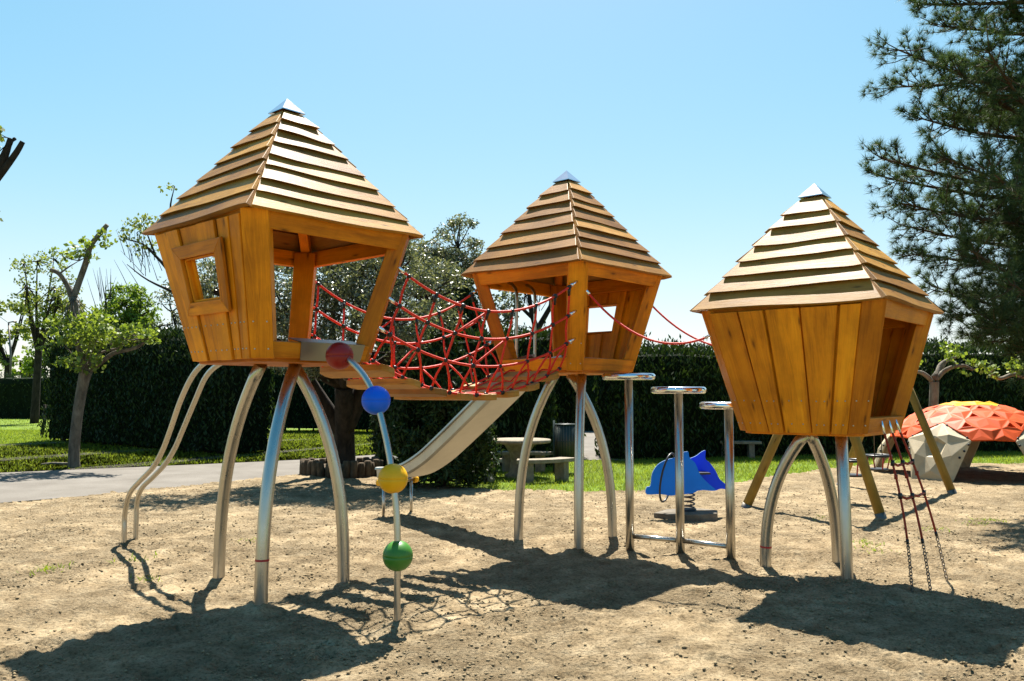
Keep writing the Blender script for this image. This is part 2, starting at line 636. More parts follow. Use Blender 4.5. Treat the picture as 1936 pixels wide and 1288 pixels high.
    icf = np.array([(0, 1, 2), (0, 2, 3), (0, 3, 4), (0, 4, 5), (0, 5, 1), (6, 2, 1), (6, 3, 2), (6, 4, 3), (6, 5, 4), (6, 1, 5)])
    sz = .003 + .013 * RNG.random(n) ** 3.2
    V = ico[None] * sz[:, None, None] * (1 + .9 * (RNG.random((n, 7, 3)) - .5)) * np.array([1.2, 1, .75])
    a = RNG.random(n) * 2 * PI
    ca, sa = np.cos(a)[:, None], np.sin(a)[:, None]
    V = np.stack([V[..., 0] * ca - V[..., 1] * sa, V[..., 0] * sa + V[..., 1] * ca, V[..., 2]], -1)
    V += np.stack([xx, yy, sand_h(xx, yy) + sz * .25], -1)[:, None, :]
    F = (icf[None] + (np.arange(n) * 7)[:, None, None]).reshape(-1, 3)
    o = np_object('sand_clods', V.reshape(-1, 3), F, M['clod'])
    tag(o, 'small crumbs of damp sand strewn over the play area', 'sand', kind='stuff')
    return inside


LEG_FEET = [(-2.548, 7.332), (-1.874, 6.306), (-1.422, 7.126), (.071, 9.206), (.692, 8.72), (1.119, 9.359), (2.311, 7.688), (3.058, 7.909), (2.86, 7.207), (-.796, 5.891), (1.208, 8.613), (1.672, 8.36), (2.084, 8.016), (-4.135, 8.969), (-4.09, 9.16)]
_dents = [(x, y, .09 + .07 * r, a) for x, y, r, a in zip(RNG.random(900) * 15 - 7.5, 3.2 + RNG.random(900) * 11.5, RNG.random(900), RNG.random(900) * PI)]


def sand_h(x, y):
    x, y = np.asarray(x, float), np.asarray(y, float)
    z = .07 * fbm(x * .8, y * .8, 3) + .034 * fbm(x * 3.1 + 5, y * 3.1, 4) + .034 * fbm(x * 9 + 1, y * 9, 5, .7)
    z = z + .020 * fbm(x * 31, y * 31, 2, .6) * (.4 + 1.2 * np.clip(fbm(x * 1.7 + 40, y * 1.7) * 3 + .5, 0, 1))
    for lx, ly in LEG_FEET:
        d2 = (x - lx) ** 2 + (y - ly) ** 2
        z = z + .035 * np.exp(-d2 / .02) - .02 * np.exp(-(d2 - .06) ** 2 / .003)
    for dx, dy, r, a in _dents:
        if x.ndim == 0 or True:
            if x.size > 4000 and False:
                pass
        m = (np.abs(x - dx) < r * 2.2) & (np.abs(y - dy) < r * 2.2)
        if not np.any(m):
            continue
        ux, uy = x[m] - dx, y[m] - dy
        c, s_ = math.cos(a), math.sin(a)
        q = np.sqrt((ux * c + uy * s_) ** 2 / 1.0 + (-ux * s_ + uy * c) ** 2 / .38) / r
        prof = np.where(q < 1, -.019 * (1 - q * q), .008 * np.exp(-((q - 1.2) / .35) ** 2))
        if x.ndim == 0:
            z = z + float(prof[0] if prof.ndim else prof)
        else:
            z[m] += prof
    return z


# ------------------------------------------------------------------ playhouses
A_EAVE, R_BOT, R_TOP, H_EAVE, H_APEX = 1.151, .705, 1.035, 1.043, 2.216
CORN = {'L': PI, 'N': -PI / 2, 'R': 0.0, 'B': PI / 2}
FACES = {'LN': ('L', 'N'), 'NR': ('N', 'R'), 'RB': ('R', 'B'), 'BL': ('B', 'L')}


class House:
    def __init__(s, cx, cy, yaw, fl):
        s.c, s.yaw, s.fl = Vector((cx, cy, 0)), yaw, fl

    def dir(s, c):
        a = s.yaw + CORN[c]
        return Vector((math.cos(a), math.sin(a), 0))

    def tan(s, c):
        d = s.dir(c)
        return Vector((-d.y, d.x, 0))

    def post_pt(s, c, t, off=0.0, inset=0.0):
        """point on a post's outer face at height t metres over the floor"""
        r = R_BOT + (R_TOP - R_BOT) * t / H_EAVE - inset
        return s.c + s.dir(c) * r + s.tan(c) * off + Vector((0, 0, s.fl + t))

    def wall_pt(s, face, f, t, out=0.0):
        c0, c1 = FACES[face]
        hw = .085 + .015 * t / H_EAVE
        a, b = s.post_pt(c0, t, hw), s.post_pt(c1, t, -hw)
        n = (s.dir(c0) + s.dir(c1)).normalized() + Vector((0, 0, -.22))
        n.normalize()
        return a.lerp(b, f) + n * out


def corner_beam(mb, h, face, t0, t1, o0, o1, f0=0.0, f1=1.0, tint=None):
    p = [h.wall_pt(face, f0, t0, o0), h.wall_pt(face, f0, t0, o1), h.wall_pt(face, f0, t1, o1), h.wall_pt(face, f0, t1, o0),
         h.wall_pt(face, f1, t0, o0), h.wall_pt(face, f1, t0, o1), h.wall_pt(face, f1, t1, o1), h.wall_pt(face, f1, t1, o0)]
    mb.hexa(p, 0, tint)


_bolt = []


def bolt(parent, org, p, n, r=.0065, m='steel'):
    """one domed screw head on a surface, a copy of the first"""
    key = [b for b in _bolt if b[0] == (r, m)]
    if not key:
        mb = MB()
        mb.lathe((0, 0, 0), [(r, -.01), (r, r * .5), (r * .6, r * .9)], 8)
        o = mb.build('bolt', M[m], parent, (0, 0, 0))
        _bolt.append(((r, m), o))
    else:
        o = key[0][1].copy()
        COL.objects.link(o)
        o.parent = parent
    o.location = p - org
    o.rotation_euler = Vector(n).to_track_quat('Z', 'Y').to_euler()


def playhouse(h, label, group, walls, legs, ncourse, seed, steel_plate=None, low_boards=None):
    random.seed(seed)
    root = thing('playhouse', label, 'playhouse', (h.c.x, h.c.y, 0), group)
    org = root.location.copy()
    fl = h.fl
    # posts
    for c in 'LNRB':
        mb = MB()
        z1 = H_EAVE + .03
        w0, w1, dp = .085, .1, .14
        mb.hexa([h.post_pt(c, 0, -w0), h.post_pt(c, 0, w0), h.post_pt(c, 0, w0 - .01, dp) if False else h.post_pt(c, 0, w0, dp), h.post_pt(c, 0, -w0, dp),
                 h.post_pt(c, z1, -w1), h.post_pt(c, z1, w1), h.post_pt(c, z1, w1, dp), h.post_pt(c, z1, -w1, dp)])
        po = mb.build('post', M['wall'], root, org, .008)
        for t in (.07, .27):
            for off in (-.05, .05):
                bolt(po, org, h.post_pt(c, t, off), h.dir(c))
    # floor slab and floor beams
    mb = MB()
    ring0, ring1 = [], []
    for c in 'LNRB':
        for off in (-.08, .08):
            ring0.append(h.post_pt(c, 0, off, .05) + Vector((0, 0, -.022)))
            ring1.append(h.post_pt(c, 0, off, .05) + Vector((0, 0, .05)))
    order = [0, 1, 2, 3, 4, 5, 6, 7]
    n = 8
    mb.add(ring0 + ring1, [list(range(8))[::-1], list(range(8, 16))] + [[k, (k + 1) % 8, (k + 1) % 8 + 8, k + 8] for k in range(8)],
           [[(p.x * 1.0, p.y) for p in ring0][::-1], [(p.x, p.y) for p in ring1]] + [[(0, 0), (1, 0), (1, .1), (0, .1)]] * 8)
    mb.build('floor', M['wall'], root, org, .004)
    for face in FACES:
        if face in walls:
            continue
        mb = MB()
        corner_beam(mb, h, face, .003, .125, -.06, -.012, .0, 1.0)
        fb = mb.build('floor_beam', M['wall'], root, org, .006)
        if steel_plate == face:
            mb = MB()
            corner_beam(mb, h, face, -.008, .132, -.011, -.004, .27, .93)
            corner_beam(mb, h, face, .1275, .1335, -.2, -.0115, .27, .93)
            mb.build('steel_plate', M['plate'], fb, org)
    # top ring beams
    for face in FACES:
        mb = MB()
        corner_beam(mb, h, face, H_EAVE - .115, H_EAVE + .035, -.075, -.034, .0, 1.0)
        mb.build('top_beam', M['wall'], root, org, .006)
    # rafters
    apex = h.c + Vector((0, 0, fl + H_APEX))
    for c in 'LNRB':
        mb = MB()
        a = h.c + h.dir(c) * (R_TOP - .03) + Vector((0, 0, fl + H_EAVE + .03))
        b = h.c + h.dir(c) * .1 + Vector((0, 0, fl + H_EAVE + .03 + (R_TOP - .13) * (H_APEX - H_EAVE) / A_EAVE))
        mb.bar(a, b, .085, .11)
        mb.build('rafter', M['wall'], root, org, .006)
    # walls of fanned boards
    for face, win in walls.items():
        fr_t = [0, .21, .39, .625, .865, 1.0] if not win else [0, .14, .32, .53, .745, .88, 1.0]
        fr_b = [0, .245, .40, .67, .84, 1.0] if not win else [0, .15, .32, .54, .745, .87, 1.0]
        mb = MB()
        T1 = H_EAVE - .01
        wt0, wt1 = .44 * H_EAVE, .765 * H_EAVE

        def board(fb0, fb1, ft0, ft1, t0, t1, o):
            e = lambda fb, ft, t: fb + (ft - fb) * t / T1
            th = .026
            p = []
            for t in (t0, t1):
                a, b = e(fb0, ft0, t), e(fb1, ft1, t)
                p += [h.wall_pt(face, a, t, o), h.wall_pt(face, b, t, o), h.wall_pt(face, b, t, o - th), h.wall_pt(face, a, t, o - th)]
            mb.hexa(p)

        for k in range(len(fr_t) - 1):
            o = .006 + (.016 if k % 2 else 0)
            if k == 0 or k == len(fr_t) - 2:
                o = .006
            g0, g1 = .008, -.008
            if win and k in (2, 3):
                a = (fr_b[k] + g0, fr_b[k + 1] + g1, fr_t[k] + g0, fr_t[k + 1] + g1)
                board(*a, -.002, wt0, o)
                board(*a, wt1, T1, o)
            else:
                board(fr_b[k] + g0, fr_b[k + 1] + g1, fr_t[k] + g0, fr_t[k + 1] + g1, -.002, T1, o)
        wl = mb.build('wall', M['wall'], root, org, .004)
        # dark battens behind the joints, so that light does not leak
        bb = MB()
        for k in range(1, len(fr_t) - 1):
            if win and k in (3,):
                spans = ((0.01, wt0 - .01), (wt1 + .01, T1 - .01))
            else:
                spans = ((0.01, T1 - .01),)
            for t0, t1 in spans:
                e = lambda t: fr_b[k] + (fr_t[k] - fr_b[k]) * t / T1
                p = []
                for t in (t0, t1):
                    f = e(t)
                    for df, o in ((-.045, -.0225), (.045, -.0225), (.045, -.04), (-.045, -.04)):
                        p.append(h.wall_pt(face, f + df, t, o))
                bb.hexa(p)
        bb.build('batten', M['wall'], wl, org)
        nw = (h.wall_pt(face, .5, .3, 1.0) - h.wall_pt(face, .5, .3, 0.0)).normalized()
        for t in (.075, .27):
            for k in range(len(fr_t) - 1):
                o = .006 + (.016 if k % 2 else 0)
                if k == 0 or k == len(fr_t) - 2:
                    o = .006
                for q in (.3, .7):
                    f = fr_b[k] + (fr_b[k + 1] - fr_b[k]) * q
                    bolt(wl, org, h.wall_pt(face, f, t, o), nw)
        if win:
            fw = MB()
            F0, F1 = .32, .745
            W = .1
            fx = W / 1.15
            quad = [(F0, wt0), (F1, wt0), (F1, wt1), (F0, wt1)]
            outer = [(F0 - fx * 1.05, wt0 - W), (F1 + fx * 1.05, wt0 - W), (F1 + fx, wt1 + W), (F0 - fx, wt1 + W)]
            for k in range(4):
                a, b = k, (k + 1) % 4
                p = []
                for e in (a, b):
                    for (f, t), o in ((outer[e], .024), (quad[e], .024), (quad[e], .056), (outer[e], .050)):
                        p.append(h.wall_pt(face, f, t, o))
                fw.hexa(p)
            # reveal lining
            for k in range(4):
                a, b = k, (k + 1) % 4
                p = []
                for e in (a, b):
                    f, t = quad[e]
                    cf, ct = (F0 + F1) / 2, (wt0 + wt1) / 2
                    fi, tn = f + (cf - f) * .06, t + (ct - t) * .1
                    for (ff, tt), o in (((f, t), .0235), ((fi, tn), .0235), ((fi, tn), -.04), ((f, t), -.04)):
                        p.append(h.wall_pt(face, ff, tt, o))
                fw.hexa(p)
            fw.build('window_frame', M['wall'], wl, org, .005)
    if seed == 3:  # unseen boards added beside the back opening to darken the interior
        for k, (f0, f1) in enumerate(((0, .16), (.165, .30), (.70, .835), (.84, 1.0))):
            mb = MB()
            corner_beam(mb, h, 'BL', .127, H_EAVE - .118, -.045, -.018, f0 + .002, f1 - .002)
            mb.build('shade_board', M['wall'], root, org, .004)
    if low_boards:
        face, f0, f1, tt = low_boards
        mb = MB()
        for k in range(2):
            a, b = f0 + (f1 - f0) * k / 2, f0 + (f1 - f0) * (k + 1) / 2
            corner_beam(mb, h, face, .127, tt, -.05, -.02, a + .003, b - .003)
        mb.build('low_panel', M['wall'], root, org, .004)
    # roof: overlapping waney boards, mitred on the ridges
    mb = MB()
    slope = (H_APEX - H_EAVE) / A_EAVE
    r_cap = .145
    for face, (c0, c1) in FACES.items():
        n = ncourse.get(face, 7)
        d0, d1 = h.dir(c0), h.dir(c1)
        mid = (d0 + d1) / 2
        inn = mid.normalized()
        nrm = (inn * slope * math.sqrt(2) + Vector((0, 0, 1))).normalized()
        step = (A_EAVE - r_cap) / n
        for i in range(n):
            jit = random.uniform(-.012, .012) if 0 < i else 0
            r_lo = A_EAVE - i * step + jit
            r_hi = A_EAVE - (i + 1) * step - .055
            if i == n - 1:
                r_hi = r_cap - .02
            th = random.uniform(.035, .044)
            lift = th * .98
            seg = 18
            vs, uvs = [], []
            ph = random.random() * 50
            amp = .011 if i == 0 else random.choice((.003, .005, .008))
            u0, v0 = random.random() * 40, random.random() * 40
            e0, e1 = random.uniform(.001, .006), random.uniform(.001, .006)
            for k in range(seg + 1):
                s = k / seg
                wv = amp * (math.sin(s * 3.9 + ph) + .4 * math.sin(s * 8.7 + ph * 1.7)) * (1 if 0 < k < seg else .4)
                rl = r_lo + wv
                z = lambda r: fl + H_EAVE + (A_EAVE - r) * slope
                lo = h.c + (d0.lerp(d1, s)) * rl + Vector((0, 0, z(rl)))
                hi = h.c + (d0.lerp(d1, s)) * r_hi + Vector((0, 0, z(r_hi)))
                edge = (d1 - d0).normalized()
                ex = -edge * e0 * (k == 0) + edge * e1 * (k == seg)
                cyc = .003 * math.sin(s * 5 + ph * 2.3)
                vs += [lo + (hi - lo).normalized() * (.012 if i == 0 else .032) + nrm * lift * (0 if i == 0 else .16) + ex, lo + nrm * (lift * (0 if i == 0 else .16) + th + cyc) + ex - nrm * 0,
                       hi + nrm * .012, hi + nrm * -.012]
            fs = []
            W = (vs[1] - vs[2]).length
            Lr = (vs[0] - vs[seg * 4]).length
            for k in range(seg):
                a, b = k * 4, k * 4 + 4
                ua, ub = u0 + Lr * k / seg, u0 + Lr * (k + 1) / seg
                fs += [[a + 1, a + 2, b + 2, b + 1][::-1], [a, a + 1, b + 1, b][::-1], [a + 3, a, b, b + 3][::-1], [a + 2, a + 3, b + 3, b + 2][::-1]]
                uvs += [[(ub, v0), (ub, v0 + W), (ua, v0 + W), (ua, v0)], [(ub, v0 - .04), (ub, v0), (ua, v0), (ua, v0 - .04)][::1],
                        [(ub, v0 + 3), (ub, v0 + 3 + W), (ua, v0 + 3 + W), (ua, v0 + 3)], [(ub, v0), (ub, v0 + .02), (ua, v0 + .02), (ua, v0)]]
            e = seg * 4
            fs += [[0, 3, 2, 1][::-1], [e, e + 1, e + 2, e + 3][::-1]]
            uvs += [[(u0, v0), (u0 + .02, v0), (u0 + .02, v0 + W), (u0, v0 + W)]] * 2
            mb.add(vs, fs, uvs, random.random())
    rf = mb.build('roof', M['roof'], root, org, .004)
    bm = bmesh.new()
    bm.from_mesh(rf.data)
    bmesh.ops.recalc_face_normals(bm, faces=bm.faces)
    bm.to_mesh(rf.data)
    bm.free()
    # metal cap
    mb = MB()
    zc = fl + H_EAVE + (A_EAVE - r_cap) * slope
    rc = r_cap + .012
    off = .047
    base = [h.c + h.dir(c) * rc + Vector((0, 0, zc + off)) for c in 'LNRB']
    lip = [p - Vector((0, 0, .007)) for p in base]
    tip = h.c + Vector((0, 0, fl + H_APEX + .03))
    mb.add(base + lip + [tip], [[0, 1, 8], [1, 2, 8], [2, 3, 8], [3, 0, 8], [0, 4, 5, 1], [1, 5, 6, 2], [2, 6, 7, 3], [3, 7, 4, 0], [4, 7, 6, 5]])
    mb.build('roof_cap', M['cap'], rf, org)
    # curved tripod legs
    for k, (bx, by, tx, ty) in enumerate(legs):
        mb = MB()
        z0 = fl - .02
        pts = []
        for q in np.linspace(0, 1, 17):
            g = 1 - (1 - q) ** 2.9
            pts.append((tx + (bx - tx) * g, ty + (by - ty) * g, z0 + (-.14 - z0) * q))
        mb.tube(pts, .051, 20)
        lg = mb.build('leg', M['steel'], root, org)
        if seed == 1 and k == 1 or seed == 3 and k == 0:
            i = 13
            a, b = Vector(pts[12]), Vector(pts[13])
            d = (b - a).normalized()
            tb = MB()
            tb.tube([a - d * .008, a + d * .008], .0523, 20, cap=False)
            tb.build('tape_band', M['tape'], lg, org)
    return root


H1 = House(-1.916, 6.928, .06, 1.865)
H2 = House(.607, 9.096, .045, 1.834)
H3 = House(2.761, 7.474, .066, 1.272)


def leg_tops(h, bases):
    out = []
    for bx, by in bases:
        a = math.atan2(by - h.c.y, bx - h.c.x) + math.radians(50)
        out.append((bx, by, h.c.x + .17 * math.cos(a), h.c.y + .17 * math.sin(a)))
    return out


playhouse(H1, 'orange timber playhouse with a framed window, coloured ball pole and twin steel rails', 'timber playhouses on steel legs',
          {'LN': True}, leg_tops(H1, [(-2.548, 7.332), (-1.874, 6.306), (-1.422, 7.126)]), {'NR': 8}, 1, steel_plate='NR')
playhouse(H2, 'orange timber playhouse in the middle, with the steel slide and curved grab handles', 'timber playhouses on steel legs',
          {'RB': True}, leg_tops(H2, [(.071, 9.206), (.692, 8.72), (1.119, 9.359)]), {'NR': 8}, 2, low_boards=('BL', .72, 1.0, .36))
playhouse(H3, 'lowest timber playhouse with a blind front wall and a rope ladder under its doorway', 'timber playhouses on steel legs',
          {'LN': False, 'RB': False}, leg_tops(H3, [(2.311, 7.688), (3.058, 7.909), (2.86, 7.207)]), {}, 3)

# ------------------------------------------------------------------ slide and its grab handles
def slide():
    base = Vector((-1.75, 11.02, 0))
    d = Vector((.73, -.68, 0)).normalized()
    w = Vector((-d.y, d.x, 0))
    w = w if w.x > 0 else -w
    prof = [(-.03, .475), (.15, .49), (.32, .515), (.57, .58), (.9, .74), (1.25, .97), (1.6, 1.215), (2.0, 1.5), (2.38, 1.77), (2.55, 1.85), (2.75, 1.882)]
    P = smooth_path([(s, z, 0) for s, z in prof], 4)
    root = thing('slide', 'stainless steel slide running down from the middle playhouse', 'slide', base)
    org = base
    WD, RIM, T = .47, .15, .006
    sec = []                                              # across the chute: outer and inner skin
    outer = [(0, RIM + .01), (-.035, RIM + .005), (-.04, RIM - .02), (-.012, RIM - .03), (-.006, .02), (.02, -.006), (WD - .02, -.006), (WD + .006, .02), (WD + .012, RIM - .03), (WD + .04, RIM - .02), (WD + .035, RIM + .005), (WD, RIM + .01)]
    inner = [(WD - .004, RIM), (WD - .004, .03), (WD - .025, 0), (.025, 0), (.004, .03), (.004, RIM)]
    sec = outer + inner
    mb = MB()
    vs, n = [], len(sec)
    for i, p in enumerate(P):
        a, b = P[max(i - 1, 0)], P[min(i + 1, len(P) - 1)]
        t = Vector((b.x - a.x, b.y - a.y)).normalized()
        up = d * (-t.y) + Vector((0, 0, t.x))
        o = base + d * p.x + Vector((0, 0, p.y))
        for x, y in sec:
            vs.append(o + w * x + up * y)
    fs = [[i * n + k, i * n + (k + 1) % n, (i + 1) * n + (k + 1) % n, (i + 1) * n + k] for i in range(len(P) - 1) for k in range(n)]
    fs += [list(range(n))[::-1], [(len(P) - 1) * n + k for k in range(n)]]
    mb.add(vs, fs)
    o = mb.build('chute', M['sheet'], root, org)
    bm = bmesh.new()
    bm.from_mesh(o.data)
    bmesh.ops.recalc_face_normals(bm, faces=bm.faces)
    bm.to_mesh(o.data)
    bm.free()
    # cross bar and two legs at the run-out
    a, b = base + d * .1 - w * .05, base + d * .1 + w * (WD + .05)
    mb = MB()
    mb.tube([a + Vector((0, 0, .445)), b + Vector((0, 0, .445))], .024, 14)
    bar = mb.build('cross_bar', M['steel'], root, org)
    for q, s in ((a, -1), (b, 1)):
        mb = MB()
        c = q + Vector((0, 0, .445))
        mb.tube([c - w * s * .012, c + w * s * .02, c + w * s * .05, c + w * s * .058], [.045, .046, .04, .015], 16)
        mb.build('end_cap', M['yellow_ball'], bar, org)
    for q in (base + d * .1, base + d * .1 + w * WD):
        mb = MB()
        mb.tube([q + Vector((0, 0, .44)), q + Vector((0, 0, -.12))], .021, 14)
        mb.build('leg', M['steel'], root, org)
    # grab handles, hooked over the top of the chute
    for f in (.70, .34):
        p = H2.wall_pt('BL', f, .02, .03)
        g = H2.wall_pt('BL', f, .85, .03)
        n2 = (-d)
        pts = [p, p + Vector((0, 0, .5)), p + Vector((0, 0, .88)), p + Vector((0, 0, .97)) + n2 * .04, p + Vector((0, 0, 1.02)) + n2 * .12, p + Vector((0, 0, 1.03)) + n2 * .22, p + Vector((0, 0, 1.0)) + n2 * .3]
        mb = MB()
        mb.tube(smooth_path(pts, 5), .018, 12)
        mb.build('grab_handle', M['steel'], root, org)


slide()


# ------------------------------------------------------------------ ball climbing pole, twin rails, stepping posts
def ball_pole():
    g = Vector((-.796, 5.891, 0))
    pts = [g + Vector((0, 0, -.12)), at(751, 1100, 5.895), at(752, 1051, 5.9), at(750, 975, 5.92), at(743, 905, 5.95), at(730, 830, 6.02), at(711, 757, 6.1), at(690, 713, 6.18), at(664, 684, 6.27), at(642, 672, 6.36), at(630, 671, 6.44)]
    root = thing('ball_climber', 'bent steel pole threaded with red, blue, yellow and green balls', 'climbing pole', g)
    mb = MB()
    mb.tube(smooth_path(pts, 5), .0235, 16)
    mb.build('pole', M['steel'], root, g)
    for c, m, lab in ((at(642, 673, 6.34), 'red_ball', 'red ball against the playhouse floor'), (at(711, 757, 6.1), 'blue_ball', 'blue ball'),
                      (at(743, 905, 5.95), 'yellow_ball', 'yellow ball'), (at(752, 1051, 5.9), 'green_ball', 'green ball, lowest on the pole')):
        mb = MB()
        r = .106
        n = 20
        prof = [(max(1e-4, r * math.sin(PI * k / n)), -r * math.cos(PI * k / n)) for k in range(n + 1)]
        mid = n // 2
        prof = prof[:mid] + [(r, -.003), (r - .002, -.0012), (r - .002, .0012), (r, .003)] + prof[mid + 1:]
        mb.lathe((0, 0, 0), prof, 40)
        b = mb.build('ball', M[m], root, (0, 0, 0))
        b.location = c - g
        b['label'] = lab


ball_pole()


def twin_rails():
    root = thing('climbing_rails', 'pair of bent steel climbing rails going up behind the window wall', 'climbing rails', (-4.1, 9.05, 0))
    d = Vector((.72, -.695, 0)).normalized()
    for b, prof in (((-4.135, 8.969), [(0, -.12), (0, .15), (.0, .32), (.11, .54), (.36, .69), (.69, .86), (.9, 1.04), (1.06, 1.24), (1.28, 1.54), (1.52, 1.77), (1.77, 1.89), (2.1, 1.94), (2.36, 1.93)]),
                    ((-4.0, 9.07), [(-.14, -.12), (-.14, .2), (-.13, .42), (-.01, .58), (.25, .71), (.56, .875), (.78, 1.05), (.95, 1.24), (1.22, 1.55), (1.43, 1.77), (1.7, 1.885), (2.05, 1.94), (2.3, 1.93)])):
        mb = MB()
        pts = [Vector((b[0], b[1], 0)) + d * s + Vector((0, 0, z)) for s, z in prof]
        mb.tube(smooth_path(pts, 5), .026, 14)
        mb.build('rail', M['steel'], root, root.location)


twin_rails()


def stepping_posts():
    pos = [((1.208, 8.613), 1.775), ((1.672, 8.36), 1.635), ((2.084, 8.016), 1.487)]
    root = thing('stepping_posts', 'three steel stepping discs of falling height on joined posts', 'stepping posts', (pos[1][0][0], pos[1][0][1], 0))
    for (x, y), z in pos:
        mb = MB()
        mb.tube([(x, y, -.12), (x, y, .6), (x, y, z - .02)], .043, 18)
        p = mb.build('post', M['steel'], root, root.location)
        mb = MB()
        r, t = .278, .034
        prof = [(.02, -t), (r - .03, -t)] + [(r - .03 + .03 * math.sin(a), -t * math.cos(a)) for a in np.linspace(.3, PI - .3, 7)] + [(r - .03, t), (.02, t + .002)]
        mb.lathe((x, y, z), prof, 48)
        mb.build('step_disc', M['cap'], root, root.location)
    for (a, _), (b, _) in zip(pos, pos[1:]):
        mb = MB()
        d = (Vector((*b, 0)) - Vector((*a, 0))).normalized()
        mb.tube([Vector((*a, .145)) + d * .035, Vector((*b, .145)) - d * .035], .024, 14)
        mb.build('tie_rail', M['steel'], root, root.location)


stepping_posts()


# ------------------------------------------------------------------ net bridge
def net_bridge():
    random.seed(21)
    zf = 1.90
    R1, N2, B1, L2 = H1.post_pt('R', 0), H2.post_pt('N', 0), H1.post_pt('B', 0), H2.post_pt('L', 0)
    root = thing('net_bridge', 'sagging plank bridge with red rope net sides between two playhouses', 'rope bridge', ((R1 + L2) / 2 * Vector((1, 1, 0)) if False else Vector(((R1.x + L2.x) / 2, (R1.y + L2.y) / 2, 0))))
    org = root.location
    conn = MB()
    conn.ball((0, 0, 0), .022, 8, 0, .9)
    proto = None
    SIDES = []
    for (h0, c0, h1, c1, off0, off1) in ((H1, 'R', H2, 'N', .09, -.09), (H1, 'B', H2, 'L', -.09, .09)):
        # rows: height over the floors at both ends, and sag
        rows = [(.80, .86, .33), (.54, .58, .31), (.29, .31, .30), (.03, .03, .29)]
        if c0 == 'B':
            rows = [(.86, .90, .37), (.60, .62, .35), (.33, .34, .33), (.03, .03, .29)]

        def pt(row, u, rows=rows, h0=h0, c0=c0, h1=h1, c1=c1, off0=off0, off1=off1):
            t0, t1, sag = rows[row]
            a = h0.post_pt(c0, t0, off0 * .3)
            b = h1.post_pt(c1, t1, off1 * .3)
            if row == 3:
                a = h0.post_pt(c0, t0, off0 * 1.6)
                b = h1.post_pt(c1, t1, off1 * 1.6)
            p = a.lerp(b, u)
            p.z -= sag * 4 * u * (1 - u)
            return p

        SIDES.append(pt)
        mb = MB()
        nodes = []
        cols = [.05, .19, .33, .47, .61, .75, .87, .96]
        for r in range(4):
            mb.tube([pt(r, u) for u in np.linspace(0.0, 1, 30)], .0118, 8)
        shift = [0, -.012, -.03]

        def node(r, k):
            return pt(r, min(.985, max(.015, cols[k] + shift[r] * math.sin(PI * cols[k]))))

        def strand(a, b, bow):
            m = (a + b) / 2 + Vector((bow, -bow * .4, 0))
            mb.tube([a, (a + m) / 2 + Vector((bow, 0, 0)) * .2, m, (b + m) / 2, b], .0102, 8)

        for k in range(len(cols)):
            for r in (0, 1):
                strand(node(r, k), node(r + 1, k), random.uniform(-.018, .018))
            nodes += [(0, k), (1, k), (2, k)]
        # extra diagonals: the star pattern in the middle
        for k in (3,):
            if k % 2:
                strand(node(0, k), node(1, k - 1), 0)
                strand(node(1, k + 1), node(2, k), 0)
        bot = []
        for k in range(len(cols)):
            for du in (-.045, .045):
                u = min(.99, max(.01, cols[k] + du))
                b = pt(3, u)
                strand(node(2, k), b, du * .35)
                bot.append(b)
        net = mb.build('side_net', M['rope'], root, org)
        for p in [node(r, k) for r, k in nodes] + bot:
            if proto is None:
                proto = conn.build('rope_connector', M['black'], net, (0, 0, 0))
                o = proto
            else:
                o = proto.copy()
                COL.objects.link(o)
                o.parent = net
            o.location = p - org
            o.scale = [random.uniform(.95, 1.25)] * 3
        # black sleeves on the top rope
        for k in range(1, len(cols)):
            a = node(0, k)
            b = a.lerp(node(1, k), .30)
            mb = MB()
            mb.tube([a, b], [.018, .013], 8)
            mb.build('rope_sleeve', M['black'], net, org)
        # steel shackles at the posts
        for r in range(3):
            for u0, u1, hh, cc in ((0, .028, h0, c0), (1, .972, h1, c1)):
                a, b = pt(r, u0), pt(r, u1)
                mb = MB()
                mb.tube([a - (b - a) * .6, a.lerp(b, .6), b], [.017, .0175, .0145], 8)
                mb.build('shackle', M['cap'], net, org)
    # planks
    npl = 8
    pa, pb = SIDES
    for k in range(npl):
        u0, u1 = (k + .28) / npl, (k + .74) / npl
        q = [pa(3, u0), pa(3, u1), pb(3, u1), pb(3, u0)]
        cdir = (q[3] - q[0]).normalized()
        ext = random.uniform(.07, .13)
        q = [q[0] - cdir * ext, q[1] - cdir * ext, q[2] + cdir * ext, q[3] + cdir * ext]
        dn = Vector((0, 0, -.054))
        up = Vector((0, 0, .004))
        ad = (q[1] - q[0]).normalized()
        c = .035
        # octagon-like plan: clipped corners
        top = [q[0] + ad * c, q[1] - ad * c, q[1] + cdir * c * 1.5, q[2] - cdir * c * 1.5, q[2] - ad * c, q[3] + ad * c, q[3] - cdir * c * 1.5, q[0] + cdir * c * 1.5]
        mb = MB()
        t = [p + up for p in top]
        b = [p + dn for p in top]
        uvp = lambda p: ((p - q[0]).dot(cdir) + k * 3.1, (p - q[0]).dot(ad) + k * 1.7)
        fs = [list(range(8))[::-1], list(range(8, 16))] + [[i, (i + 1) % 8, (i + 1) % 8 + 8, i + 8] for i in range(8)]
        allv = t + b
        mb.add(allv, fs, [[uvp(allv[i]) if f < 2 else (uvp(allv[i])[0], allv[i].z * 3) for i in fc] for f, fc in enumerate(fs)])
        o = mb.build('plank', M['plank'], root, org, .005)
        bm = bmesh.new()
        bm.from_mesh(o.data)
        bmesh.ops.recalc_face_normals(bm, faces=bm.faces)
        bm.to_mesh(o.data)
        bm.free()
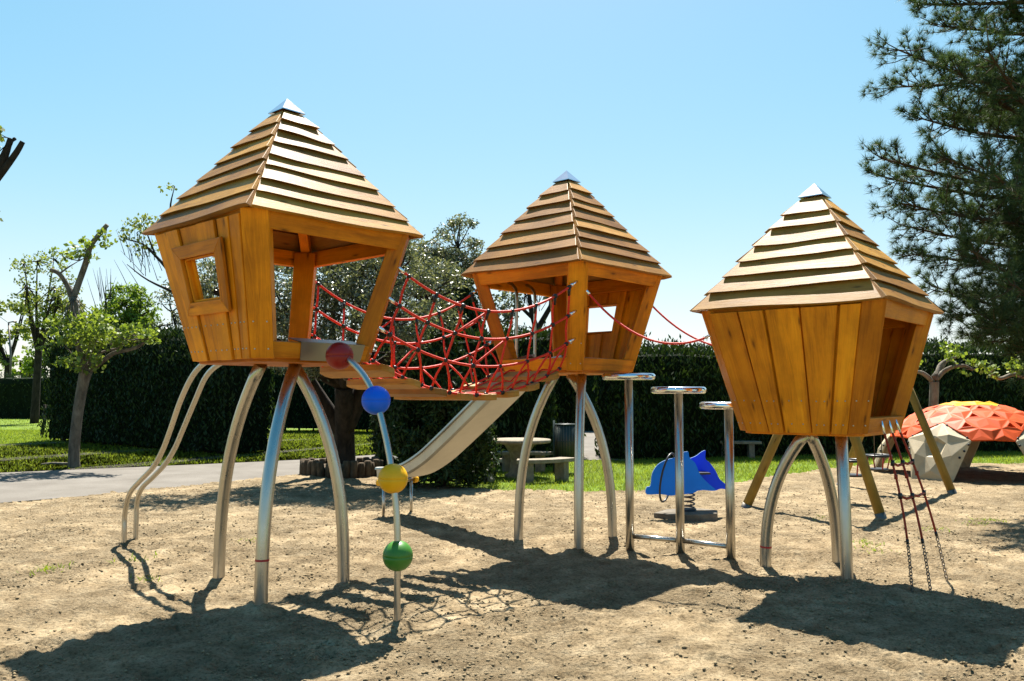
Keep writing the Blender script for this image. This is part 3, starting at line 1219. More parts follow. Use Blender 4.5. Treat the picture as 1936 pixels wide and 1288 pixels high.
    # ropes that lace the planks together
    for v in (.22, .5, .78):
        mb = MB()
        pts = []
        for k in range(npl * 4 + 1):
            u = k / (npl * 4)
            p = pa(3, u).lerp(pb(3, u), v)
            p.z += .016 if k % 4 in (1, 2, 3) else -.02
            pts.append(p)
        mb.tube(pts, .009, 8)
        mb.build('lacing_rope', M['rope'], root, org)


net_bridge()


# ------------------------------------------------------------------ hand ropes to the low playhouse
def hand_rope(a, b, sag, label):
    mid = (a + b) / 2
    root = thing('hand_rope', label, 'rope', (mid.x, mid.y, 0), 'hand ropes between two playhouses')
    pts = []
    for u in np.linspace(0, 1, 26):
        p = a.lerp(b, u)
        p.z -= sag * 4 * u * (1 - u)
        pts.append(p)
    mb = MB()
    mb.tube(pts, .0105, 10)
    mb.build('rope', M['rope'], root, root.location)
    for p, q in ((pts[0], pts[1]), (pts[-1], pts[-2])):
        mb = MB()
        d = (q - p).normalized()
        mb.tube([p - d * .05, p + d * .02, p + d * .075], [.012, .017, .013], 10)
        mb.build('shackle', M['cap'], root, root.location)


hand_rope(H2.post_pt('N', .80, .075, .03), H3.post_pt('L', .86, -.07, .03), .26, 'sagging red hand rope tied to the slide playhouse corner post facing the camera')
hand_rope(H2.post_pt('R', .78, .06, .03), H3.post_pt('B', .86, .07, .03), .24, 'sagging hand rope tied to the outer post of the slide playhouse, dark at its start')


# ------------------------------------------------------------------ rope ladder
def rope_ladder():
    tops = [H3.wall_pt('NR', f, .06, .0) for f in (.36, .58, .80)]
    bots = [Vector((3.25, 6.86, 0)), Vector((3.39, 6.84, 0)), Vector((3.75, 7.28, 0))]
    root = thing('rope_ladder', 'red rope ladder hanging from the lowest playhouse, chained to the sand', 'rope ladder', (3.4, 6.98, 0))
    org = root.location
    J = lambda k, u: tops[k].lerp(bots[k], u) + Vector((.03, -.03, 0)) * math.sin(PI * u)
    for k in range(3):
        mb = MB()
        mb.tube([J(k, u) for u in np.linspace(0, .70, 12)], .0098, 8)
        ro = mb.build('rope', M['dark_rope'], root, org)
        mb = MB()
        mb.tube([J(k, -.03), J(k, .0), J(k, .07)], [.013, .012, .009], 8)
        mb.build('ferrule', M['cap'], ro, org)
        mb = MB()
        mb.tube([J(k, .69), J(k, .72)], .013, 8)
        mb.build('sleeve', M['black'], ro, org)
        # chain of alternating oval links
        mb = MB()
        n = 15
        for i in range(n):
            a, b = J(k, .71 + .295 * i / n), J(k, .71 + .295 * (i + 1) / n)
            c, d = (a + b) / 2, (b - a) / 2 * 1.25
            sd = d.cross(Vector((0, 1, 0) if i % 2 else (1, .2, 0))).normalized() * .0115
            mb.tube([c + d * math.cos(t) + sd * math.sin(t) for t in np.linspace(0, 2 * PI, 9)[:-1]], .0042, 6, closed=True)
        mb.build('chain', M['chain'], ro, org)
    for u, um in ((.23, .26), (.43, .46)):
        for k in range(2):
            a, b = J(k, u), J(k + 1, u + .012)
            mb = MB()
            m = (a + b) / 2 + Vector((0, 0, -.018))
            mb.tube([a, m, b], .0115, 8)
            mb.build('rung', M['dark_rope'], root, org)
        for k in range(3):
            mb = MB()
            p = J(k, u + .006 * k)
            mb.tube([p + Vector((0, 0, .024)), p - Vector((0, 0, .024))], .0165, 10)
            mb.build('clamp', M['black'], root, org)
    for k in range(3):
        mb = MB()
        p = J(k, .315)
        mb.tube([p + Vector((0, 0, .02)), p - Vector((0, 0, .02))], .0145, 10)
        mb.build('clamp', M['dark_rope'], root, org)


rope_ladder()


# ------------------------------------------------------------------ swing
def swing():
    a0, a1 = Vector((3.32, 11.9, 0)), Vector((4.8, 10.93, 0))
    top0 = at(1553, 636, 11.4)
    b0, b1 = Vector((5.72, 14.6, 0)), Vector((7.12, 13.56, 0))
    top1 = at(1690, 664, 14.08)
    root = thing('playground_swing', 'yellow round timber swing frame behind the lowest playhouse', 'swing frame', ((a0 + a1 + b0 + b1) / 4))
    org = root.location
    for base, top in ((a0, top0), (a1, top0), (b0, top1), (b1, top1)):
        d = (top - base).normalized()
        mb = MB()
        mb.tube([base - d * .15, base.lerp(top, .5), top + d * .08], [.066, .063, .06], 16)
        lg = mb.build('leg', M['swing'], root, org)
        mb = MB()
        mb.tube([base - d * .14, base + d * .05], .069, 16)
        mb.build('post_shoe', M['chain'], lg, org)
    d = (top1 - top0).normalized()
    mb = MB()
    mb.tube([top0 - d * .12, top1 + d * .12], .065, 16)
    mb.build('beam', M['swing'], root, org)
    for q, lab in ((.34, 'black toddler swing seat on chains, under the near half of the swing beam'), (.70, 'black toddler swing seat on chains, under the far half of the swing beam')):
        c = top0.lerp(top1, q)
        st = thing('toddler_swing', lab, 'swing seat', (c.x, c.y, .42), 'swing seats on one frame')
        og = st.location
        mb = MB()
        R = .19
        zr = .62
        side = d * 1.0
        ring = [c * Vector((1, 1, 0)) if False else Vector((c.x, c.y, zr)) + Vector((R * math.cos(t), R * math.sin(t), 0)) for t in np.linspace(0, 2 * PI, 25)[:-1]]
        mb.tube(ring, .02, 10, closed=True)
        rim = mb.build('seat_rim', M['black'], st, og)
        mb = MB()
        mb.lathe((c.x, c.y, .40), [(.03, -.02), (.13, -.015), (.15, .0), (.15, .02), (.12, .012), (.03, .01)], 24)
        mb.build('seat_pan', M['black'], st, og)
        for t in np.linspace(0, 2 * PI, 5)[:-1]:
            mb = MB()
            p = Vector((c.x + R * math.cos(t), c.y + R * math.sin(t), zr))
            q2 = Vector((c.x + .14 * math.cos(t), c.y + .14 * math.sin(t), .41))
            mb.tube([p, q2], .011, 8)
            mb.build('strap', M['tape'], st, og)
        for s in (-1, 1):
            mb = MB()
            p = Vector((c.x, c.y, zr)) + Vector((d.x, d.y, 0)).normalized() * R * s
            q2 = c + d * .2 * s - Vector((0, 0, .05))
            mb.tube([p, q2], .007, 6)
            mb.build('chain', M['chain'], st, og)


swing()


# ------------------------------------------------------------------ dolphin spring rider
def rider():
    Y = 11.0
    c = at(1302, 978, Y)
    c.z = 0
    root = thing('spring_rider', 'blue dolphin-shaped rocker on a coil spring', 'spring rider', c)
    org = c
    out = [(75, 405), (85, 375), (110, 365), (122, 280), (160, 220), (215, 187), (290, 168), (340, 165), (345, 132), (360, 127), (377, 130), (385, 170), (425, 208), (460, 288),
           (515, 348), (568, 393), (545, 402), (470, 396), (440, 402), (410, 419), (350, 426), (290, 431), (250, 436), (180, 426), (95, 428), (77, 418)]
    far = [(325, 400), (322, 300), (335, 215), (375, 180), (425, 160), (468, 129), (488, 119), (498, 124), (497, 178), (522, 200), (550, 234), (575, 275), (593, 314), (625, 345), (662, 368), (654, 392), (605, 387),
           (560, 402), (500, 396), (440, 402), (380, 415)]

    def outline(px, depth):
        pts = [at(1200 + x / 3.7231, 820 + y / 3.7231, depth) for x, y in px]
        loop, n = [], len(pts)
        for i in range(n):
            a, b, c2, d = pts[i - 1], pts[i], pts[(i + 1) % n], pts[(i + 2) % n]
            for k in range(3):
                t = k / 3
                loop.append(.5 * ((2 * b) + (c2 - a) * t + (2 * a - 5 * b + 4 * c2 - d) * t * t + (3 * b - a - 3 * c2 + d) * t ** 3))
        return loop

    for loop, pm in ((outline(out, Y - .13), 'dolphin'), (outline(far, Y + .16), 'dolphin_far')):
        dx = dy = 0
        bm = bmesh.new()
        f0 = [bm.verts.new(Vector((p.x + dx, p.y + dy - .011, p.z)) - org) for p in loop]
        f1 = [bm.verts.new(Vector((p.x + dx, p.y + dy + .011, p.z)) - org) for p in loop]
        m = len(loop)
        bm.faces.new(f0)
        bm.faces.new(f1[::-1])
        for k in range(m):
            f = bm.faces.new([f0[(k + 1) % m], f0[k], f1[k], f1[(k + 1) % m]])
            f.material_index = 1
        bmesh.ops.recalc_face_normals(bm, faces=bm.faces)
        me = bpy.data.meshes.new('dolphin_panel')
        bm.to_mesh(me)
        bm.free()
        me.materials.append(M[pm])
        me.materials.append(M['dolphin_edge'])
        o = bpy.data.objects.new('dolphin_panel', me)
        COL.objects.link(o)
        o.parent = root
    mid = at(1310, 900, Y)
    mb = MB()
    mb.box((mid.x + .02, Y + .015, .56), (.36, .25, .025), 0, .1)
    mb.build('seat', M['black'], root, org)
    # hoop-shaped handle
    hc = at(1262, 903, Y - .13)
    mb = MB()
    a, b = Vector((-.11, -.15, 0)), Vector((.06, .0, .31))
    mb.tube([hc + a * math.cos(t) + b * math.sin(t) for t in np.linspace(0, 2 * PI, 41)[:-1]], .013, 10, closed=True)
    mb.build('handle_hoop', M['black'], root, org)
    # spring
    mb = MB()
    s0 = Vector((at(1302, 975, Y).x, Y, .05))
    pts = [s0 + Vector((.078 * math.cos(t), .078 * math.sin(t), .37 * t / (2 * PI * 6.5))) for t in np.linspace(0, 2 * PI * 6.5, 130)]
    mb.tube(pts, .0105, 8)
    mb.build('spring', M['chain'], root, org)
    mb = MB()
    mb.tube([s0 + Vector((0, 0, -.06)), s0 + Vector((0, 0, .05))], [.11, .10], 18)
    mb.tube([s0 + Vector((0, 0, .35)), s0 + Vector((0, 0, .38))], [.1, .1], 18)
    mb.build('spring_plate', M['black'], root, org)
    mb = MB()
    pl = [(-.48, -.12), (-.30, -.28), (.05, -.36), (.30, -.28), (.38, .0), (.2, .22), (-.25, .2)]
    t = [s0 + Vector((x, y, .0 + x * .02 + .02)) for x, y in pl]
    bq = [p - Vector((0, 0, .14)) for p in t]
    m = len(pl)
    mb.add(t + bq, [list(range(m)), list(range(m, 2 * m))[::-1]] + [[k, k + m, (k + 1) % m + m, (k + 1) % m] for k in range(m)])
    mb.build('footing', M['dirty_concrete'], root, org, .01)


rider()


# ------------------------------------------------------------------ picnic tables, bins
def picnic(c, rot, top_r, th, label, glabel, benches, cgroup):
    t = thing('picnic_table', label, 'table', c, 'concrete picnic tables')
    mb = MB()
    mb.lathe(c, [(.02, th - .07), (top_r - .03, th - .07), (top_r, th - .05), (top_r, th - .015), (top_r - .015, th), (.02, th)], 40)
    mb.build('table_top', M['concrete'], t, c, 0)
    mb = MB()
    mb.lathe(c, [(.3, -.05), (.29, .05), (.2, .1), (.17, th * .45), (.2, th * .65), (.3, th * .85), (.42, th - .071)], 24)
    mb.build('pedestal', M['concrete'], t, c)
    for ang, lab in benches:
        R0, R1 = top_r + .28, top_r + .62
        bc = c + Vector(((R0 + R1) / 2 * math.cos(ang + rot), (R0 + R1) / 2 * math.sin(ang + rot), 0))
        b = thing('picnic_bench', lab, 'bench', bc, cgroup)
        mb = MB()
        vs, N = [], 14
        half = math.radians(31)
        for k in range(N + 1):
            a = ang + rot - half + 2 * half * k / N
            for r, z in ((R0, .36), (R1, .36), (R1, .43), (R0, .43)):
                vs.append(c + Vector((r * math.cos(a), r * math.sin(a), z)))
        fs = [[k * 4 + j, k * 4 + (j + 1) % 4, k * 4 + 4 + (j + 1) % 4, k * 4 + 4 + j][::-1] for k in range(N) for j in range(4)]
        fs += [[0, 1, 2, 3], [N * 4 + 3, N * 4 + 2, N * 4 + 1, N * 4]]
        mb.add(vs, fs)
        mb.build('seat', M['concrete'], b, bc, .01)
        for s in (-1, 1):
            a = ang + rot + s * half * .62
            mb = MB()
            mb.box(c + Vector(((R0 + R1) / 2 * math.cos(a), (R0 + R1) / 2 * math.sin(a), .165)), (.24, .14, .389), 0, a)
            mb.build('leg', M['concrete'], b, bc, .01)


pc = at(982, 860, 16.4)
pc.z = -.03
picnic(Vector((pc.x, pc.y, -.03)), .0, .62, .74, 'round concrete picnic table beside the slide, in the shade of a conifer', '', [
    (math.radians(-62), 'curved concrete bench between the picnic table and the litter bin, sunlit edge'),
    (math.radians(-142), 'curved concrete bench of the slide-side picnic table, half under the conifer'),
    (math.radians(85), 'curved concrete bench behind the round picnic table by the slide')], 'curved concrete picnic benches')
p2 = ground(1408, 860)
picnic(Vector((p2.x, p2.y + .3, -.03)), 0, .6, .74, 'concrete picnic table in deep shade under the hedge, behind the rocker', '', [
    (math.radians(-112), 'curved concrete bench in deep shade near the hedge, behind the steel discs'),
    (math.radians(75), 'curved concrete bench tucked between the shaded picnic table and the hedge')], 'curved concrete picnic benches')


def litter_bin():
    c = at(1070, 840, 17.2)
    c = Vector((c.x, c.y, -.03))
    root = thing('litter_bin', 'dark green mesh litter bin by the picnic table', 'bin', c)
    mb = MB()
    mb.lathe(c, [(.16, .28), (.2, .3), (.22, 1.0), (.215, 1.0), (.195, .32), (.1, .31)], 28)
    for k in range(24):
        t = 2 * PI * k / 24
        mb.tube([c + Vector((.207 * math.cos(t), .207 * math.sin(t), .31)), c + Vector((.227 * math.cos(t), .227 * math.sin(t), 1.0))], .006, 5, 1)
    mb.build('basket', [M['bin'], M['chain']], root, c)
    mb = MB()
    for z, r in ((.31, .205), (.66, .215), (1.0, .225)):
        mb = MB()
        mb.tube([c + Vector((r * math.cos(t), r * math.sin(t), z)) for t in np.linspace(0, 2 * PI, 31)[:-1]], .012, 8, closed=True)
        mb.build('rim', M['bin'], root, c)
    for s in (-1, 1):
        mb = MB()
        q = c + Vector((.245 * s, 0, 0))
        mb.tube([q + Vector((0, 0, -.1)), q + Vector((0, 0, 1.08))], .022, 12)
        mb.build('post', M['bin'], root, c)


litter_bin()


# ------------------------------------------------------------------ climbing dome
def dome():
    C = Vector((9.1, 16.55, 0))
    root = thing('climbing_dome', 'orange faceted climbing shell with a yellow cap on cream feet', 'climbing dome', C)
    RX, RZ = 1.78, 1.45
    g = (1 + 5 ** .5) / 2
    V0 = [Vector((0, 0, 1))]
    for lat, off in ((math.atan(.5), 0), (-math.atan(.5), 36)):
        for k in range(5):
            a = math.radians(72 * k + off)
            V0.append(Vector((math.cos(lat) * math.cos(a), math.cos(lat) * math.sin(a), math.sin(lat))))
    V0.append(Vector((0, 0, -1)))
    tri = []
    for k in range(5):
        n = (k + 1) % 5
        tri += [(0, 1 + k, 1 + n), (1 + k, 6 + k, 1 + n), (1 + n, 6 + k, 6 + n), (11, 6 + n, 6 + k)]
    yaw = math.radians(-90 - 51)
    Rz = Matrix.Rotation(yaw, 3, 'Z')
    faces = {'cap': [], 'shell': [], 'foot': {}}
    hexc = {}
    for ti, (a, b, c) in enumerate(tri):
        A, B, Cc = V0[a], V0[b], V0[c]
        G = {}
        for i in range(4):
            for j in range(4 - i):
                k = 3 - i - j
                G[(i, j)] = ((A * i + B * j + Cc * k) / 3).normalized()
        for i in range(3):
            for j in range(3 - i):
                ts = [[(i, j), (i + 1, j), (i, j + 1)]]
                if i + j < 2:
                    ts.append([(i + 1, j), (i + 1, j + 1), (i, j + 1)])
                for t in ts:
                    own = None
                    for key, idx in (((3, 0), a), ((0, 3), b), ((0, 0), c)):
                        if key in t:
                            own = idx
                    P = [G[q] for q in t]
                    if own is None:
                        hc = (A + B + Cc) / 3
                        if hc.z < .2:                     # low hexagons between the feet are the open arches
                            low = [p for p in P if p.z > .12]
                            if len(low) < 3 and hc.z < -.1 or hc.z < -.1:
                                continue
                            if sum(p.z for p in P) / 3 < .34 or min(p.z for p in P) < .2:
                                continue
                        faces['shell'].append(P)
                    elif own == 0:
                        faces['cap'].append(P)
                    elif own <= 5:
                        faces['foot'].setdefault(own, []).append((P, V0[own]))

    def place(p, s=1.0):
        q = Rz @ p
        return C + Vector((q.x * RX * s, q.y * RX * s, max(q.z, -.02) * RZ * s))

    def facet(mb, P, kind, k):
        cen = sum(P, Vector()) / 3
        T = [place(p) for p in P]
        n = (T[1] - T[0]).cross(T[2] - T[0])
        cw = place(cen)
        if n.dot(cw - C) < 0:
            T = [T[0], T[2], T[1]]
        Q = [P[0], P[1], P[2]] if (T[1] - place(P[1])).length < 1e-6 else [P[0], P[2], P[1]]
        mids = [place(((Q[a] + Q[(a + 1) % 3]) / 2).normalized()) for a in range(3)]
        for a in range(3):                                # three corner panels, each with a low ridge
            tri_ = [T[a], mids[a], mids[a - 1]]
            nn = (tri_[1] - tri_[0]).cross(tri_[2] - tri_[0]).normalized()
            mm = sum(tri_, Vector()) / 3
            e = (tri_[1] - tri_[0]).length
            if (k + a) % 5 == 0:
                hole = [mm.lerp(t, .42) + nn * e * .03 for t in tri_]
                sunk = [mm.lerp(t, .34) - nn * e * .22 for t in tri_]
                mb.add(tri_ + hole + sunk, [f for i in range(3) for f in ([i, (i + 1) % 3, (i + 1) % 3 + 3, i + 3], [i + 3, (i + 1) % 3 + 3, (i + 1) % 3 + 6, i + 6])] + [[6, 7, 8]])
            else:
                mb.add(tri_ + [mm + nn * e * (.08 if (k + a) % 3 == 1 else .015)], [[0, 1, 3], [1, 2, 3], [2, 0, 3]])
        nn = (mids[1] - mids[0]).cross(mids[2] - mids[0]).normalized()
        mm = sum(mids, Vector()) / 3
        e = (mids[1] - mids[0]).length
        if k % 2:
            mb.add(mids + [mm + nn * e * .12], [[0, 1, 3], [1, 2, 3], [2, 0, 3]])
        else:
            hole = [mm.lerp(t, .42) + nn * e * .06 for t in mids]
            sunk = [mm.lerp(t, .33) - nn * e * .18 for t in mids]
            mb.add(mids + hole + sunk, [f for i in range(3) for f in ([i, (i + 1) % 3, (i + 1) % 3 + 3, i + 3], [i + 3, (i + 1) % 3 + 3, (i + 1) % 3 + 6, i + 6])] + [[6, 7, 8]])

    def finish(mb, name, m):
        o = mb.build(name, m, root, C)
        bm = bmesh.new()
        bm.from_mesh(o.data)
        bmesh.ops.remove_doubles(bm, verts=bm.verts, dist=.001)
        bmesh.ops.recalc_face_normals(bm, faces=bm.faces)
        bm.to_mesh(o.data)
        bm.free()
        so = o.modifiers.new('wall', 'SOLIDIFY')
        so.thickness = .03
        so.offset = -1
        bv = o.modifiers.new('edge', 'BEVEL')
        bv.width = .012
        bv.segments = 2
        bv.limit_method = 'ANGLE'
        bv.angle_limit = math.radians(25)
        return o

    mb = MB()
    for k, P in enumerate(faces['cap']):
        facet(mb, P, 'cap', 1 if k != 99 else 0)
    finish(mb, 'cap_panel', M['dome_yellow'])
    mb = MB()
    for k, P in enumerate(faces['shell']):
        facet(mb, P, 'shell', k)
    shell = finish(mb, 'shell', M['orange'])
    for own, lst in faces['foot'].items():
        mb = MB()
        rim = {}
        for k, (P, v) in enumerate(lst):
            P2 = []
            for p in P:
                q = p.copy()
                if q.z < .18:
                    q = Vector((p.x * 1.03, p.y * 1.03, -.02))
                P2.append(q)
            T = [place(p) for p in P2]
            apexi = [i for i, p in enumerate(P) if (p - v).length < 1e-5][0]
            o1, o2 = [T[i] for i in range(3) if i != apexi]
            ap = T[apexi]
            nrm = (ap - C - Vector((0, 0, .2))).normalized()
            ring1, ring2 = ap.lerp(o1, .34) + nrm * .02, ap.lerp(o2, .34) + nrm * .02
            in1, in2 = ap.lerp(o1, .2) - nrm * .07, ap.lerp(o2, .2) - nrm * .07
            md = (o1 + o2) / 2 * .55 + (ring1 + ring2) / 2 * .45 + nrm * .075
            mb.add([o1, o2, ring1, ring2, in1, in2, ap - nrm * .08, md],
                   [[0, 1, 7], [0, 7, 2], [1, 3, 7], [2, 7, 3], [2, 3, 5, 4], [4, 5, 6]])
        finish(mb, 'foot_panel', M['cream'])
    # bolts along the seams
    for lst in [faces['cap']] + [[p for p, v in l] for l in faces['foot'].values()]:
        for P in lst:
            e = sorted(P, key=lambda p: max(p.dot(v) for v in V0))[:2]
            for s in (.15, .38, .62, .85):
                q = e[0].lerp(e[1], s)
                if q.z < .3:
                    continue
                w = place(q.normalized(), 1.0)
                nn = (w - C).normalized()
                w = place(q, 1.0)
                bolt(shell, C, w, nn, .022, 'black')


dome()


# ------------------------------------------------------------------ foliage tools
def unit(n, rng):
    v = rng.normal(size=(n, 3))
    return v / np.linalg.norm(v, axis=1, keepdims=True)


def leaf_quads(cen, L, W, rng, up=None, upw=0.0, fold=.12):
    n = len(cen)
    a = unit(n, rng)
    if up is not None:
        a = a + np.asarray(up) * upw
        a /= np.linalg.norm(a, axis=1, keepdims=True)
    b = np.cross(a, unit(n, rng))
    b /= np.linalg.norm(b, axis=1, keepdims=True) + 1e-9
    nn = np.cross(a, b)
    s = (.7 + .6 * rng.random((n, 1)))
    l, w = a * L * s / 2, b * W * s / 2
    V = np.stack([cen - l, cen + w - nn * L * fold * .3, cen + l, cen - w + nn * L * fold * .3], 1).reshape(-1, 3)
    F = np.arange(4 * n).reshape(n, 4)
    return V, F


def clump_points(centers, radius, per, rng, flat=.75):
    c = np.repeat(np.asarray(centers, float), per, 0)
    r = np.repeat(np.broadcast_to(radius, (len(centers),)), per)[:, None]
    off = unit(len(c), rng) * (rng.random((len(c), 1)) ** .55) * r
    off[:, 2] *= flat
    return c + off


def branch_mesh(mb, a, b, r0, r1, rng, bend=.12, n=6, seg=6):
    a, b = Vector(a), Vector(b)
    d = b - a
    off = Vector(rng.normal(size=3)) * d.length * bend
    pts = []
    for t in np.linspace(0, 1, seg):
        pts.append(a.lerp(b, t) + off * math.sin(PI * t) * (1 - .4 * t) + Vector((0, 0, -d.length * .06 * math.sin(PI * t))))
    mb.tube(pts, [r0 + (r1 - r0) * t for t in np.linspace(0, 1, seg)], n)
    return pts


def foliage_tree(name, label, cat, base, trunk, limbs, lobes, leaf, bark, lm, seed, nclump=160, per=70, crad=.28, twig=True, group=None, gap=.0, th=.012):
    """trunk: list of (point, radius); lobes: (centre, radii) ellipsoids that the crown fills; limbs: extra polylines"""
    rng = np.random.default_rng(seed)
    base = Vector(base)
    root = thing(name, label, cat, base, group)
    mb = MB()
    tp = smooth_path([p for p, r in trunk], 4)
    rr = np.interp(np.linspace(0, 1, len(tp)), np.linspace(0, 1, len(trunk)), [r for p, r in trunk])
    mb.tube(tp, list(rr), 14)
    for poly in limbs:
        p = smooth_path([q for q, r in poly], 4)
        r2 = np.interp(np.linspace(0, 1, len(p)), np.linspace(0, 1, len(poly)), [r for q, r in poly])
        mb.tube(p, list(r2), 10)
    forks = [Vector(tp[-1])] + [Vector(poly[-1][0]) for poly in limbs] + [Vector(tp[int(len(tp) * .8)])]
    vol = np.array([r[0] * r[1] * r[2] for c, r in lobes]) ** .8
    vol = vol / vol.sum()
    cen = []
    for (c, r), v in zip(lobes, vol):
        k = max(3, int(nclump * v))
        u = unit(k, rng) * (.35 + .65 * rng.random((k, 1)) ** .45)
        cen.append(np.array(c) + u * np.array(r))
    cen = np.concatenate(cen)
    if gap:
        keep = fbm(cen[:, 0] * 1.4 + cen[:, 1], cen[:, 2] * 1.4 + seed) > -gap
        cen = cen[keep]
    if twig:
        for c in cen[::2]:
            f = min(forks, key=lambda q: (q - Vector(c)).length + rng.random() * .6)
            branch_mesh(mb, f, c, th * 1.8, th * .5, rng, .1, 5, 5)
    tb = mb.build('trunk', bark, root, base)
    P = clump_points(cen, crad * (.7 + .6 * rng.random(len(cen))), per, rng)
    V, F = leaf_quads(P, leaf[0], leaf[1], rng, (0, 0, -1), .25)
    np_object('crown', V, F, lm, root, base)
    return root


def hedge(name, label, p0, p1, h0, h1, thick, seed, dens=240, stems=0, sprout=.25, group=None, lm='hedge', lift=0.0, cat='hedge', wav=.12):
    """clipped conifer hedge from p0 to p1 (front foot line), heights h0 -> h1"""
    rng = np.random.default_rng(seed)
    p0, p1 = Vector((*p0, -.03)), Vector((*p1, -.03))
    d = p1 - p0
    L = d.length
    d.normalize()
    nb = Vector((-d.y, d.x, 0))
    if nb.y < 0:
        nb = -nb
    root = thing(name, label, cat, p0, group)
    hh = lambda s: h0 + (h1 - h0) * s / L
    # core
    nx, nz = max(4, int(L / .35)), 10
    mb = MB()
    vs, fs = [], []
    prof = [(0.05, lift), (.03, .3), (0, .6), (.02, .85), (.12, .97), (.5, 1.0), (.88, .97), (1, .8), (1, .4), (.95, lift)]
    for i in range(nx + 1):
        s = L * i / nx
        e = min(1.0, min(i, nx - i) / 1.0 * .6 + .4)
        for u, z in prof:
            q = p0 + d * s + nb * thick * (.5 + (u - .5) * (.8 if i in (0, nx) else 1)) + Vector((0, 0, z * (hh(s) - .12)))
            w = wav * .8 * (random.random() - .5)
            vs.append(q + Vector((w, w * .7, w * .5 * (z > .1))))
    m = len(prof)
    for i in range(nx):
        for k in range(m):
            fs.append([i * m + k, i * m + (k + 1) % m, (i + 1) * m + (k + 1) % m, (i + 1) * m + k])
    fs += [list(range(m)), [nx * m + k for k in range(m)][::-1]]
    mb.add(vs, fs, None, None, 0, False)
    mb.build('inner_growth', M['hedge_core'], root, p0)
    # spray foliage
    area_f, area_t = L * (h0 + h1) / 2, L * thick
    nf, nt, ne = int(area_f * dens), int(area_t * dens * 1.3), int(thick * h0 * dens)
    sf, zf = rng.random(nf) * L, lift + (1 - lift) * rng.random(nf)
    Vl = []
    P = []
    hs = h0 + (h1 - h0) * sf / L
    bul = fbm(sf * 1.1 + seed, zf * 3.0) * .28
    P.append(np.stack([sf, -.04 - np.abs(rng.normal(size=nf)) * .05 - bul * .6, zf * hs], 1))
    st = rng.random(nt) * L
    ht = h0 + (h1 - h0) * st / L + fbm(st * 1.7 + seed, st * 0 + 3.1) * .4 + fbm(st * 7 + seed, P[0][:1, 0] * 0 + 1.7) * .16
    P.append(np.stack([st, thick * rng.random(nt), ht - .05 + np.abs(rng.normal(size=nt)) * sprout * .35], 1))
    for s_end, hh_ in ((0, h0), (L, h1)):
        k = ne
        P.append(np.stack([np.full(k, s_end) + (rng.normal(size=k)) * .05, thick * rng.random(k), (lift + (1 - lift) * rng.random(k)) * hh_], 1))
    P = np.concatenate(P)
    D, NB = np.array(d), np.array(nb)
    W = np.array(p0) + P[:, :1] * D + P[:, 1:2] * NB + P[:, 2:3] * np.array([0, 0, 1])
    V, F = leaf_quads(W, .15, .05, rng, (0, -.25, 1), 1.3)
    np_object('foliage', V, F, M[lm], root, p0)
    # thin sprouts above the top line
    ns = int(L * 5)
    if sprout and ns:
        s = rng.random(ns) * L
        b = np.array(p0) + s[:, None] * D + (thick * rng.random((ns, 1))) * NB
        b[:, 2] = h0 + (h1 - h0) * s / L - .05
        tip = b + np.stack([rng.normal(size=ns) * .05, rng.normal(size=ns) * .05, sprout * (.3 + rng.random(ns))], 1)
        t = rng.random((ns, 14, 1))
        Q = (b[:, None] * (1 - t) + tip[:, None] * t + rng.normal(size=(ns, 14, 3)) * .03 * (1.1 - t)).reshape(-1, 3)
        V, F = leaf_quads(Q, .1, .035, rng, (0, 0, 1), 1.6)
        np_object('sprouts', V, F, M['leaf_sun_tint'], root, p0)
    proto = None
    for k in range(stems):
        s = L * (k + .3 + .4 * rng.random()) / stems
        q = p0 + d * s + nb * (.15 + rng.random() * .2)
        if proto is None:
            mb = MB()
            mb.tube([(0, 0, -.1), (.02, .01, .3), (0, 0, lift * h0 + .5)], [.05, .045, .035], 8)
            o = proto = mb.build('stem', M['bark'], root, (0, 0, 0))
        else:
            o = proto.copy()
            COL.objects.link(o)
            o.parent = root
        o.location = q - p0
        o.scale = (.7 + .7 * rng.random(),) * 2 + (1,)
        o.rotation_euler = (0, 0, rng.random() * 6)
    return root


